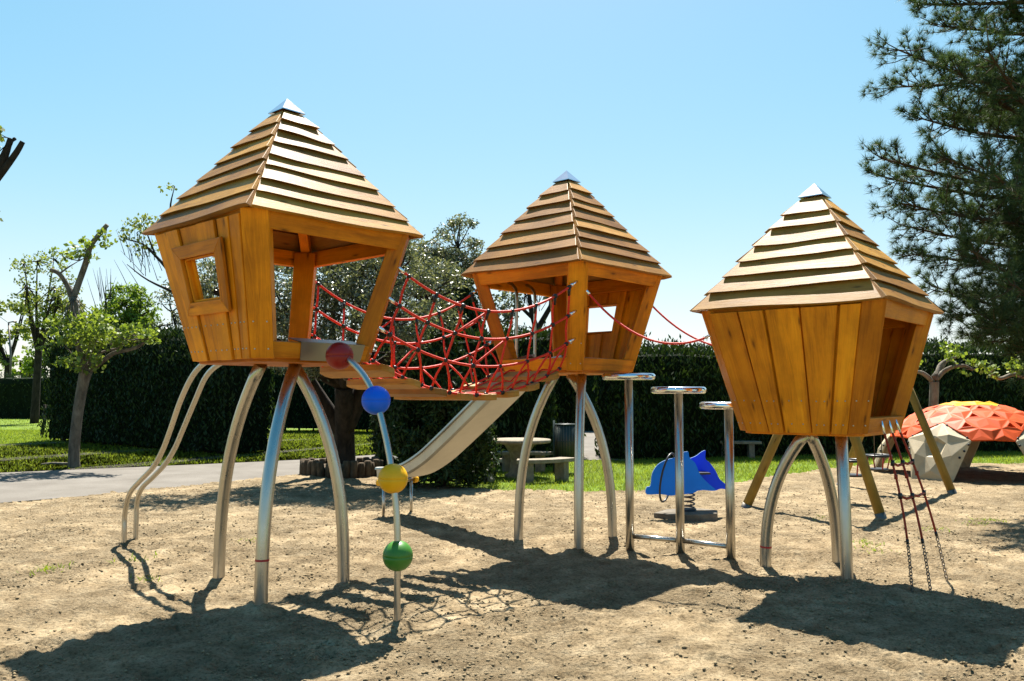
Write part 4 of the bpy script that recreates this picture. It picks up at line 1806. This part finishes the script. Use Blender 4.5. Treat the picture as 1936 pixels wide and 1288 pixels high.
def grass_blades(inside):
    rng = np.random.default_rng(5)
    parts = []
    # (corner polygon sampled in world x/y, density)
    def sample(n, x0, x1, y0, y1):
        return np.stack([x0 + rng.random(n) * (x1 - x0), y0 + rng.random(n) * (y1 - y0)], 1)
    P = np.concatenate([sample(120000, -24, -2.4, 17.0, 37), sample(90000, -2, 14, 13.6, 24.5), sample(16000, -40, -16, 24, 60)])
    pol_near = np.array([(-24, 3.6), (-14, 8.3), (-7.6, 12.4), (-4.2, 16.9), (-2.5, 19), (0, 20.2), (2.1, 20.4), (3.1, 21), (3.5, 29), (4, 60)])
    pol_far = np.array([(2.2, 60), (2.0, 29), (.6, 25), (-3.5, 22.2), (-5.3, 20.4), (-10.5, 17.1), (-18, 13), (-30, 7.5)])
    poly = np.concatenate([pol_near, pol_far])
    x, y = P[:, 0], P[:, 1]
    r = np.zeros(len(P), bool)
    j = len(poly) - 1
    for i in range(len(poly)):
        c = ((poly[i, 1] > y) != (poly[j, 1] > y)) & (x < (poly[j, 0] - poly[i, 0]) * (y - poly[i, 1]) / (poly[j, 1] - poly[i, 1] + 1e-12) + poly[i, 0])
        r ^= c
        j = i
    P = P[~r & ~inside(x + .12 * rng.normal(size=len(x)), y + .2 * rng.normal(size=len(x)))]
    P = P[fbm(P[:, 0] * .9, P[:, 1] * .9) + .35 * rng.random(len(P)) > -.06]
    W = []
    for px, py, k in ((90, 1078, 70), (255, 1060, 40), (285, 1090, 30), (1640, 1030, 60), (1660, 1045, 50), (1870, 985, 70), (1840, 990, 40), (1760, 1000, 30), (1560, 980, 25), (480, 1020, 20)):
        g = ground(px, py)
        W.append(np.stack([g.x + rng.normal(size=k) * .09, g.y + rng.normal(size=k) * .09], 1))
    W = np.concatenate(W)
    n0 = len(P)
    P = np.concatenate([P, W])
    n = len(P)
    ang = rng.random(n) * 2 * PI
    lean = rng.normal(size=(n, 2)) * .04
    h = .03 + .055 * rng.random(n) * (1 + 1.5 * np.clip(fbm(P[:, 0] * .5 + 9, P[:, 1] * .5), 0, 1))
    w = (.005 + .005 * rng.random(n)) * np.clip(P[:, 1] / 18, 1, 3)
    h[n0:] *= .55
    b = np.stack([P[:, 0], P[:, 1], np.concatenate([np.full(n0, -.035), sand_h(W[:, 0], W[:, 1]) - .004])], 1)
    dx = np.stack([np.cos(ang) * w, np.sin(ang) * w, np.zeros(n)], 1)
    tip = b + np.stack([lean[:, 0], lean[:, 1], h], 1)
    V = np.stack([b - dx, b + dx, tip], 1).reshape(-1, 3)
    F = np.arange(3 * n).reshape(n, 3)
    tag(np_object('grass', V, F, M['grass']), 'short sunlit grass blades over the lawns', 'grass', kind='stuff')


inside_sand = terrain()
grass_blades(inside_sand)


# ------------------------------------------------------------------ hedges
def gy(px, py):
    g = ground(px, py)
    return (g.x, g.y)


hedge('hedge', 'tall dark clipped hedge behind the young plane tree, daylight under its stems', (-16.2, 28.9), (-7.45, 21.9), 4.0, 3.15, 1.4, 31, 200, stems=26, group='dark clipped hedges', lift=.03)
hedge('hedge', 'dark hedge beyond the path, behind the olive trunk', (-12.5, 36.5), (-4.0, 33.5), 2.9, 2.9, 1.3, 32, 120, stems=14, group='dark clipped hedges', lift=.06)
hedge('hedge', 'dark hedge directly behind the slide and the round picnic table', (-2.9, 18.2), (.95, 18.6), 2.9, 3.05, 1.2, 33, 260, group='dark clipped hedges')
hedge('hedge', 'narrow dark hedge piece behind the litter bin', (1.15, 21.8), (1.82, 22.0), 3.0, 3.0, 1.2, 34, 220, group='dark clipped hedges')
hedge('hedge', 'long dark hedge with spiky sprouts behind the rocker and the dome', (2.6, 20.6), (19, 24.8), 2.75, 3.0, 1.5, 35, 260, sprout=.34, group='dark clipped hedges')
hedge('hedge', 'far dark hedge closing the gap beyond the path', (0.5, 36), (9, 36.5), 3.3, 3.3, 1.3, 36, 60, group='dark clipped hedges')
hedge('hedge', 'low far hedge at the end of the lawn, past the tall sparse trees', (-62, 62), (-22, 52), 2.6, 2.9, 1.5, 37, 25, group='dark clipped hedges')

# ------------------------------------------------------------------ trees
B = lambda px, py, Y: at(px, py, Y)


def plane_tree():
    Y = 18.4
    b = Vector((-9.62, Y, -.05))
    tr = [(b - Vector((0, 0, .1)), .135), (B(140, 850, Y), .115), (B(146, 790, Y), .11), (B(155, 735, Y), .115), (B(163, 700, Y), .135)]
    limbs = [
        [(B(163, 702, Y), 0.0936), (B(188, 687, Y), 0.0585), (B(215, 668, Y - .2), 0.0468), (B(240, 662, Y - .3), 0.0429), (B(262, 655, Y - .3), 0.0390), (B(280, 640, Y - .3), 0.0234)],
        [(B(163, 702, Y), 0.1014), (B(152, 660, Y + .1), 0.0936), (B(145, 615, Y + .1), 0.0858), (B(138, 562, Y + .1), 0.0858)],
        [(B(138, 565, Y + .1), 0.0780), (B(127, 540, Y + .1), 0.0546), (B(112, 518, Y), 0.0468), (B(96, 510, Y), 0.0468)],
        [(B(138, 565, Y + .1), 0.0780), (B(150, 532, Y + .2), 0.0663), (B(163, 495, Y + .2), 0.0663), (B(171, 466, Y + .2), 0.0585), (B(188, 443, Y + .2), 0.0546), (B(203, 425, Y + .2), 0.0484)],
        [(B(112, 518, Y), 0.0234), (B(130, 505, Y), 0.0156), (B(150, 493, Y), 0.0062)],
        [(B(171, 690, Y), 0.0390), (B(190, 668, Y), 0.0312), (B(222, 658, Y + .3), 0.0234), (B(255, 640, Y + .4), 0.0094)],
    ]
    lobes = [(B(125, 625, Y), (.35, .5, .38)), (B(170, 625, Y - .2), (.55, .6, .42)), (B(215, 628, Y - .3), (.6, .6, .33)), (B(155, 685, Y - .2), (.45, .4, .28)), (B(268, 632, Y - .3), (.3, .4, .2)),
             (B(120, 480, Y), (.3, .3, .14)), (B(200, 455, Y + .2), (.15, .2, .2)), (B(165, 470, Y), (.3, .3, .25))]
    foliage_tree('plane_tree', 'pruned plane tree with bright new leaves and a bare forked stub, beside the path', 'tree', b, tr, limbs, lobes, (.105, .07), M['bark_mid'], M['leaf_plane'], 41, nclump=120, per=20, crad=.19, th=.008)


plane_tree()


def corner_plane():
    Y = 18.0
    x0 = at(-60, 800, Y).x
    b = Vector((x0, Y, -.05))
    tr = [(b - Vector((0, 0, .1)), .2), ((x0, Y, 2.0), .17), ((x0 + .05, Y, 4.2), .15), (B(-40, 390, Y), .13)]
    limbs = [[(B(-40, 390, Y), .12), (B(-12, 345, Y), .09), (B(8, 300, Y), .075), (B(20, 262, Y), .06)],
             [(B(-12, 345, Y), .09), (B(12, 315, Y), .075), (B(32, 287, Y), .065), (B(43, 268, Y), .055)],
             [(B(20, 275, Y), .03), (B(26, 262, Y), .025), (B(30, 264, Y), .02)]]
    lobes = [(B(2, 265, Y), (.12, .3, .3)), (B(-50, 340, Y), (.5, .6, .6)), (B(-10, 395, Y), (.2, .3, .2))]
    foliage_tree('plane_tree', 'pruned plane tree at the picture edge, showing two dark cut branch ends against the sky', 'tree', b, tr, limbs, lobes, (.12, .09), M['bark'], M['leaf_sparse'], 42, nclump=40, per=14, crad=.18, th=.008)


corner_plane()


def upright(px, py, Y, top_py, w, label, seed, lm='leaf_sparse', tr_r=.22, per=26, ncl=120, leaf=(.22, .17), fork=.45):
    g = at(px, py, Y)
    b = Vector((g.x, Y, -.05))
    H = at(px, top_py, Y).z
    rng = np.random.default_rng(seed)
    k0 = H * fork
    tr = [(b - Vector((0, 0, .1)), tr_r), ((b.x + .05, Y, k0 * .5), tr_r * .85), ((b.x + .1, Y, k0), tr_r * .8)]
    limbs, lobes = [], []
    for i in range(7):
        a = rng.random() * 2 * PI
        r = w * (.35 + .65 * rng.random())
        h = H * (.72 + .26 * rng.random())
        tip = Vector((b.x + r * math.cos(a), Y + r * .7 * math.sin(a), h))
        m1 = Vector((b.x + r * .5 * math.cos(a), Y + r * .4 * math.sin(a), k0 + (h - k0) * .4))
        limbs.append([((b.x + .1, Y, k0 * (.85 + .15 * rng.random())), tr_r * .5), (m1, tr_r * .3), (tip, tr_r * .08)])
        lobes.append((tip - Vector((0, 0, .2)), (w * .38, w * .38, H * .08)))
        lobes.append((m1 + Vector((0, 0, .3)), (w * .3, w * .3, H * .06)))
    lobes.append((Vector((b.x, Y, k0)), (w * .35, w * .35, H * .05)))
    return foliage_tree('deciduous_tree', label, 'tree', b, tr, limbs, lobes, leaf, M['bark'], M[lm], seed, nclump=ncl, per=per, crad=w * .17, th=.02)


upright(65, 795, 46, 475, 2.0, 'tall sparse tree with upswept limbs standing alone on the far lawn', 51, tr_r=.23, per=13, ncl=170, leaf=(.16, .10))
upright(10, 770, 70, 560, 3.2, 'far tree at the end of the lawn with loose light foliage', 52, tr_r=.3, per=26, ncl=90, leaf=(.32, .24))
upright(44, 760, 78, 645, 3.0, 'small far tree with yellow-green leaves above the low hedge', 53, lm='leaf_bright', tr_r=.25, per=30, ncl=70, leaf=(.34, .25), fork=.35)
upright(100, 760, 60, 560, 2.2, 'slender far tree half hidden by the dark hedge end', 54, tr_r=.2, per=24, ncl=80, leaf=(.28, .2))


def ellip_tree(name, label, px, pyb, Y, lobes_px, trunk_r, lm, bark, seed, leaf, ncl, per, crad, gap=0.0, lean=0, limbs=(), th=.016):
    g = at(px, pyb, Y)
    b = Vector((g.x, Y, -.05))
    lobes = [(at(x, y, Y + dy), (rx, ry, rz)) for x, y, dy, rx, ry, rz in lobes_px]
    top = sum((c for c, r in lobes), Vector()) / len(lobes)
    h = top.z * .55
    tr = [(b - Vector((0, 0, .1)), trunk_r * 1.25), (b + Vector((lean * .2, 0, h * .4)), trunk_r), (b.lerp(Vector((top.x, top.y, h)), .6) * Vector((1, 1, 0)) if False else Vector((b.x + (top.x - b.x) * .35, b.y + (top.y - b.y) * .35, h)), trunk_r * .85)]
    e = Vector(tr[-1][0])
    lm2 = list(limbs)
    rng = np.random.default_rng(seed)
    for c, r in lobes:
        lm2.append([(e, trunk_r * .5), (e.lerp(Vector(c), .5) + Vector(rng.normal(size=3)) * .12, trunk_r * .3), (Vector(c), trunk_r * .12)])
    return foliage_tree(name, label, 'tree', b, tr, lm2, lobes, leaf, bark, M[lm], seed, nclump=ncl, per=per, crad=crad, gap=gap, th=th)


# olive over the planter ring
ellip_tree('olive_tree', 'silvery olive tree in the log planter behind the net bridge', 650, 890, 16.8,
           [(560, 600, -1.9, 1.0, 1.1, .9), (640, 540, -1.4, 1.2, 1.3, .95), (740, 520, -1.5, 1.1, 1.2, .9), (800, 570, -1.3, .9, 1.0, .8), (700, 620, -2.3, 1.2, 1.1, .75), (620, 660, -2.0, .9, .9, .5), (520, 640, -1.6, .7, .9, .6), (780, 640, -.9, .7, .8, .5), (690, 480, -1.0, .8, .9, .6), (440, 560, -2.2, .9, .9, .8)],
           .21, 'leaf_olive', M['bark'], 61, (.075, .026), 520, 120, .27, gap=.10,
           limbs=[[(Vector((-3.35, 16.7, .9)), .2), (Vector((-3.0, 16.5, 1.6)), .16), (Vector((-2.7, 16.0, 2.4)), .11)], [(Vector((-3.4, 16.8, .8)), .18), (Vector((-3.9, 16.4, 1.7)), .13), (Vector((-4.2, 15.8, 2.5)), .09)]])
ellip_tree('olive_tree', 'upright grey-green tree rising highest between the window playhouse and the slide playhouse', 830, 880, 21.5,
           [(865, 470, 0, .75, .8, .8), (850, 520, 0, 1.0, .9, .8), (890, 540, 0, .9, .8, .8), (810, 500, 0, .7, .8, .6), (830, 590, 0, 1.1, .9, .8), (745, 400, 0, .25, .3, .4), (770, 460, 0, .5, .5, .4)],
           .2, 'leaf_olive', M['bark'], 62, (.085, .03), 240, 110, .25, gap=.08)
ellip_tree('olive_tree', 'grey-green tree showing over the hedge beside the window wall', 330, 840, 26,
           [(325, 590, 0, 1.0, 1.0, .9), (290, 620, 0, .8, .8, .7), (360, 560, 0, .9, 1, .9), (380, 620, 0, .9, .8, .8)],
           .2, 'leaf_olive', M['bark'], 63, (.10, .04), 130, 70, .3, gap=.1)
ellip_tree('conifer_shrub', 'bright green bushy conifer peeping over the hedge between the plane tree and the window wall', 240, 840, 28.5,
           [(235, 575, 0, .75, .8, .7), (228, 610, 0, .9, .9, .9), (262, 600, 0, .7, .7, .7), (245, 640, 0, .9, .9, .7)],
           .14, 'leaf_bright', M['bark'], 64, (.16, .06), 110, 60, .26)


def bare_tree():
    Y = 24.0
    b = Vector((at(372, 840, Y).x, Y, -.05))
    tr = [(b - Vector((0, 0, .1)), .15), ((b.x, Y, 2.5), .12), (B(345, 560, Y), .10)]
    rng = np.random.default_rng(8)
    limbs = [[(B(345, 560, Y), .07), (B(318, 512, Y), .05), (B(295, 485, Y), .04), (B(270, 462, Y), .03), (B(236, 452, Y), .012)],
             [(B(295, 485, Y), .03), (B(283, 455, Y), .022), (B(272, 425, Y), .01)],
             [(B(345, 560, Y), .06), (B(335, 470, Y), .05), (B(322, 400, Y), .03), (B(330, 352, Y), .008)],
             [(B(345, 560, Y), .05), (B(280, 530, Y), .025), (B(240, 500, Y), .01)]]
    for k in range(26):
        x0, y0 = 235 + rng.random() * 80, 470 + rng.random() * 70
        dx = -14 + rng.normal() * 12
        limbs.append([(B(x0, y0, Y), .010), (B(x0 + dx * .45, y0 - 22, Y), .007), (B(x0 + dx, y0 - 46, Y), .003)])
    for k in range(14):
        x0, y0 = 180 + rng.random() * 30, 560 + rng.random() * 30
        dx = rng.normal() * 12
        limbs.append([(B(x0, y0, Y), .010), (B(x0 + dx * .5, y0 - 28, Y), .007), (B(x0 + dx, y0 - 58, Y), .003)])
    lobes = [(B(258, 430, Y), (.45, .3, .3)), (B(285, 420, Y), (.3, .3, .2)), (B(245, 452, Y), (.3, .3, .15)), (B(322, 358, Y), (.2, .2, .15)), (B(280, 470, Y), (.4, .3, .2))]
    foliage_tree('deciduous_tree', 'thin half-bare tree whose twigs reach out past the window playhouse eave', 'tree', b, tr, limbs, lobes, (.11, .07), M['bark'], M['leaf_sparse'], 65, nclump=45, per=9, crad=.22, th=.008)


bare_tree()


def bare_tree_mid():
    Y = 25.0
    b = Vector((at(1010, 820, Y).x, Y, -.05))
    tr = [(b - Vector((0, 0, .1)), .16), ((b.x, Y, 2.2), .13), (B(1015, 625, Y), .12)]
    limbs = [[(B(1015, 625, Y), .1), (B(1005, 590, Y), .08), (B(1000, 555, Y), .06)], [(B(1015, 625, Y), .1), (B(1035, 590, Y), .08), (B(1052, 560, Y), .06)],
             [(B(1005, 600, Y), .06), (B(985, 580, Y), .05), (B(975, 560, Y), .03)], [(B(1030, 598, Y), .05), (B(1040, 575, Y), .04), (B(1036, 545, Y), .02)]]
    rng = np.random.default_rng(4)
    for k in range(24):
        x0, y0 = 985 + rng.random() * 70, 560 + rng.random() * 30
        dx = rng.normal() * 16
        limbs.append([(B(x0, y0, Y), .012), (B(x0 + dx * .5, y0 - 20, Y), .008), (B(x0 + dx, y0 - 42, Y), .003)])
    lobes = [(B(960, 565, Y), (.5, .4, .5)), (B(1040, 550, Y), (.4, .4, .3)), (B(950, 600, Y), (.4, .4, .4))]
    foliage_tree('deciduous_tree', 'dark bare-limbed tree seen through the slide playhouse doorway', 'tree', b, tr, limbs, lobes, (.12, .07), M['bark'], M['leaf_olive'], 66, nclump=60, per=20, crad=.2, th=.008)


bare_tree_mid()


def pollard(px, Y, fork_py, arms, label, seed, nleaf):
    b = Vector((at(px, 850, Y).x, Y, -.05))
    f = at(px, fork_py, Y)
    tr = [(b - Vector((0, 0, .1)), .125), ((b.x, Y, f.z * .5), .10), (f - Vector((0, 0, .15)), .10), (f, .105)]
    limbs, lobes = [], []
    for arm in arms:
        r = np.linspace(.06, .028, len(arm))
        limbs.append([(B(x, y, Y + dy), q) for (x, y, dy), q in zip(arm, r)])
        x, y, dy = arm[-1]
        lobes.append((B(x, y - 4, Y + dy), (.22, .25, .2)))
        x, y, dy = arm[len(arm) // 2]
        lobes.append((B(x, y - 10, Y + dy), (.2, .2, .14)))
    return foliage_tree('pollarded_tree', label, 'tree', b, tr, limbs, lobes, (.1, .08), M['bark_pale'], M['leaf_plane'], seed, nclump=nleaf, per=9, crad=.13, th=.006)


pollard(1766, 19.2, 722, [[(1764, 722, 0), (1745, 706, 0), (1727, 702, .1), (1708, 695, .2)], [(1768, 720, 0), (1785, 702, 0), (1805, 693, -.2), (1825, 692, -.3), (1840, 700, -.4)],
                          [(1770, 715, 0), (1778, 690, .2), (1795, 680, .3), (1815, 672, .4)], [(1764, 715, 0), (1790, 680, .5), (1796, 662, .6)]],
        'pollarded tree with knobbly pale arms behind the orange dome', 71, 30)
pollard(2010, 17.5, 735, [[(2010, 735, 0), (1960, 722, 0), (1920, 708, 0), (1890, 716, -.1), (1872, 705, -.2)], [(2000, 730, 0), (1950, 700, .2), (1925, 695, .3)], [(2012, 735, 0), (2050, 700, 0), (2080, 690, 0)]],
        'pollarded tree reaching in from the picture edge with bright new leaves', 72, 46)


# dark conifer by the foot of the slide
def conifer_cone(px, py, Y, top_py, w, label, seed, name='conifer', dens=1.0, lm='hedge'):
    rng = np.random.default_rng(seed)
    g = at(px, py, Y)
    b = Vector((g.x, Y, -.05))
    H = at(px, top_py, Y).z
    root = thing(name, label, 'conifer', b)
    mb = MB()
    mb.tube([b - Vector((0, 0, .1)), b + Vector((.03, 0, H * .5)), b + Vector((0, 0, H * .95))], [.12, .08, .02], 10)
    n = int(900 * dens)
    cen = []
    for k in range(n):
        t = rng.random() ** .9
        r = w * (1 - t ** 2.2) * (.45 + .55 * rng.random() ** .5) + .05
        a = rng.random() * 2 * PI
        lump = 1 + .22 * math.sin(a * 3 + t * 9 + seed)
        cen.append((b.x + r * lump * math.cos(a), b.y + r * lump * math.sin(a), .1 + t * (H - .1)))
    cen = np.array(cen)
    for c in cen[::14]:
        branch_mesh(mb, Vector((b.x, b.y, max(.1, c[2] - .3))), c, .018, .006, rng, .06, 5, 4)
    mb.build('trunk', M['bark'], root, b)
    P = clump_points(cen, .17, 26, rng, 1.0)
    out = P - np.array([b.x, b.y, 0]) * np.array([1, 1, 0])
    V, F = leaf_quads(P, .13, .04, rng, (0, -.1, .9), .8)
    np_object('crown', V, F, M[lm], root, b)


conifer_cone(835, 925, 14.6, 635, .78, 'dark bushy conifer at the foot of the slide', 81)
conifer_cone(868, 880, 20.0, 520, .75, 'dark cypress rising behind the middle of the net bridge', 82)
conifer_cone(765, 870, 19.0, 640, .6, 'dark cypress column behind the yellow ball and the slide', 83)


# ------------------------------------------------------------------ pine
def pine():
    rng = np.random.default_rng(91)
    Y = 12.3
    b = Vector((9.1, Y, -.05))
    root = thing('pine_tree', 'large dark pine leaning into the picture from beside the dome', 'tree', b)
    mb = MB()
    mb.tube(smooth_path([b - Vector((0, 0, .1)), (9.0, Y, 2.5), (9.15, Y, 5.5), (9.0, Y, 8.5), (9.05, Y, 11)], 4), list(np.linspace(.24, .05, 17)), 14)
    boughs = []
    prof = [(1745, 8, 0), (1700, 95, -.2), (1692, 165, .3), (1745, 225, .1), (1668, 300, -.1), (1672, 335, .4), (1705, 385, -.4), (1722, 430, .2), (1740, 480, -.2), (1775, 545, .2), (1800, 595, -.3), (1855, 630, .1), (1925, 640, -.2),
            (1790, 50, .8), (1800, 130, -1.0), (1800, 210, 1.0), (1790, 300, -1.1), (1800, 400, 1.2), (1830, 470, -1.0), (1850, 560, 1.0), (1880, 610, -.8), (1870, 100, -1.6), (1890, 220, 1.6), (1880, 330, -1.6), (1900, 440, 1.6), (1920, 540, -1.4), (1930, 30, .2), (1935, 160, 0), (1940, 300, .4), (1930, 400, 0), (1945, 500, .3), (1965, 590, -.3),
            (1830, -60, .3), (1780, -90, -.4), (1900, -120, .8)]
    for px, py, dy in prof:
        boughs.append(B(px, py, Y - .3 + dy))
    for k in range(12):                                   # the half of the crown beyond the picture edge
        a = -1.2 + 2.6 * rng.random()
        z = 3.3 + 6.6 * rng.random()
        r = (3.1 - abs(z - 4.6) * .28) * (.6 + .4 * rng.random())
        boughs.append(Vector((9.1 + r * math.cos(a), Y + r * math.sin(a), z)))
    tufts, dirs = [], []
    for tip in boughs:
        reach = (tip - Vector((9.05, Y, tip.z))).length
        start = Vector((9.05, Y, min(max(tip.z - .10 * reach + rng.normal() * .35, 1.8), 10.5)))
        pts = branch_mesh(mb, start, tip, .05, .012, rng, .06, 7, 8)
        ax = (tip - start).normalized()
        for s in np.linspace(.30, 1, 13):
            i = s * (len(pts) - 1)
            p = pts[int(i)].lerp(pts[min(int(i) + 1, len(pts) - 1)], i - int(i))
            for q in range(5):
                d = ax * (.35 + .45 * s) + Vector(rng.normal(size=3)) * .62 + Vector((0, 0, .28))
                d.normalize()
                e = p + d * (.26 + .40 * rng.random()) * (1.2 - .5 * s)
                mb.tube([p, (p + e) / 2 + Vector((0, 0, -.03)), e], [.009, .007, .005], 5, cap=False)
                for t in (.5, .72, .88, 1.0):
                    tufts.append(p.lerp(e, t) + Vector(rng.normal(size=3)) * .025)
                    dirs.append(d + Vector((0, 0, .35)))
    mb.build('trunk', M['bark_pine'], root, b)
    T = np.array(tufts)
    D = np.array(dirs)
    n, per = len(T), 34
    c = np.repeat(T, per, 0)
    d = np.repeat(D, per, 0) * .75 + unit(n * per, rng) * .95
    d /= np.linalg.norm(d, axis=1, keepdims=True)
    ln = (.09 + .085 * rng.random((n * per, 1)))
    w = np.cross(d, unit(n * per, rng))
    w /= np.linalg.norm(w, axis=1, keepdims=True) + 1e-9
    w *= .0034
    base = c - d * .01
    V = np.stack([base - w, base + w, base + d * ln], 1).reshape(-1, 3)
    np_object('crown', V, np.arange(len(V)).reshape(-1, 3), M['needle'], root, b)


pine()


# ------------------------------------------------------------------ small things
def planter():
    c = Vector((-3.42, 16.75, -.03))
    root = thing('log_planter', 'ring of short upright logs round the olive trunk', 'planter', c)
    rng = np.random.default_rng(12)
    n = 30
    for k in range(n):
        a = 2 * PI * k / n
        mb = MB()
        p = c + Vector((.74 * math.cos(a), .74 * math.sin(a), 0))
        h = .27 + .07 * rng.random()
        t = Vector((rng.normal() * .02, rng.normal() * .02, 0))
        mb.tube([p - Vector((0, 0, .1)), p + Vector((0, 0, h * .6)) + t * .6, p + Vector((0, 0, h)) + t, p + Vector((0, 0, h + .012)) + t], [.076, .076, .07, .045], 12)
        mb.build('log', M['log'], root, c)
    mb = MB()
    vs = [c + Vector((.7 * math.cos(a), .7 * math.sin(a), .16 + .03 * rng.random())) for a in np.linspace(0, 2 * PI, 25)[:-1]] + [c + Vector((0, 0, .26))]
    mb.add(vs, [[k, (k + 1) % 24, 24] for k in range(24)])
    mb.build('soil', M['log'], root, c)


planter()


def lamp():
    Y = 60
    b = at(17, 780, Y)
    b = Vector((b.x, Y, -.03))
    root = thing('street_lamp', 'thin far lamp post with a short arm above the low hedge', 'lamp post', b)
    top = at(16, 610, Y)
    mb = MB()
    mb.tube([b, (b.x, Y, top.z * .6), top], [.09, .07, .05], 10)
    mb.build('post', M['chain'], root, b)
    mb = MB()
    mb.tube([top, top + Vector((.3, 0, .06)), top + Vector((.55, 0, .04))], [.04, .05, .09], 8)
    mb.build('lamp_head', M['chain'], root, b)


lamp()


def stake():
    b = Vector((*gy(79, 822), -.05))
    mb = MB()
    t = at(85, 765, b.y)
    mb.tube([b, b.lerp(t, .5) + Vector((.04, 0, 0)), t], [.07, .06, .045], 8)
    o = mb.build('wooden_stake', M['bark'], None, b)
    tag(o, 'short dark stake standing in the lawn near the hedge end', 'stake')


stake()


def dead_branch():
    b = at(100, 866, 18.6)
    b.z = .0
    mb = MB()
    mb.tube([b + Vector((-.3, .1, .03)), b + Vector((.0, 0, .06)), b + Vector((.4, -.06, .05))], [.015, .025, .03], 8)
    tag(mb.build('fallen_branch', M['bark_pale'], None, b), 'pale fallen branch lying in the grass beside the young plane tree', 'branch')


dead_branch()

# ------------------------------------------------------------------ light, sky, camera
SUN_EL, SUN_AZ = math.radians(59.5), math.radians(0.5)
w = bpy.data.worlds.new('World')
SC.world = w
w.use_nodes = True
nt = w.node_tree
bg = nt.nodes['Background']
sky = nt.nodes.new('ShaderNodeTexSky')
sky.sky_type = 'NISHITA'
sky.sun_disc = False
sky.sun_elevation = SUN_EL
sky.sun_rotation = SUN_AZ
sky.altitude = 50
sky.air_density = 1.0
sky.dust_density = 0.6
sky.ozone_density = 1.6
hs = nt.nodes.new('ShaderNodeHueSaturation')
hs.inputs['Saturation'].default_value = 1.38
hs.inputs['Hue'].default_value = .49
nt.links.new(sky.outputs[0], hs.inputs['Color'])
v1 = nt.nodes.new('ShaderNodeVectorMath')
v1.operation = 'MULTIPLY_ADD'
v1.inputs[1].default_value = (.2, .2, .2)
v1.inputs[2].default_value = (1, 1, 1)
v2 = nt.nodes.new('ShaderNodeVectorMath')
v2.operation = 'DIVIDE'
nt.links.new(hs.outputs[0], v1.inputs[0])
nt.links.new(hs.outputs[0], v2.inputs[0])
nt.links.new(v1.outputs[0], v2.inputs[1])
nt.links.new(v2.outputs[0], bg.inputs[0])
bg.inputs[1].default_value = .109
ld = bpy.data.lights.new('sun', 'SUN')
ld.energy = 5.0
ld.angle = math.radians(.53)
ld.color = (1, .95, .86)
lo = bpy.data.objects.new('sun', ld)
COL.objects.link(lo)
lo.location = (0, 30, 40)
lo.rotation_euler = (-(PI / 2 - SUN_EL), 0, -SUN_AZ)

cd = bpy.data.cameras.new('camera')
cd.sensor_width = 36
cd.lens = 36 * FPX / 1936
cd.clip_end = 4000
cam = bpy.data.objects.new('camera', cd)
COL.objects.link(cam)
cam.location = (0, 0, EYE)
cam.rotation_euler = (PI / 2 + PITCH, 0, 0)
SC.camera = cam
SC.view_settings.view_transform = 'Standard'
SC.view_settings.look = 'None'
SC.view_settings.exposure = 1.73
SC.view_settings.gamma = 1
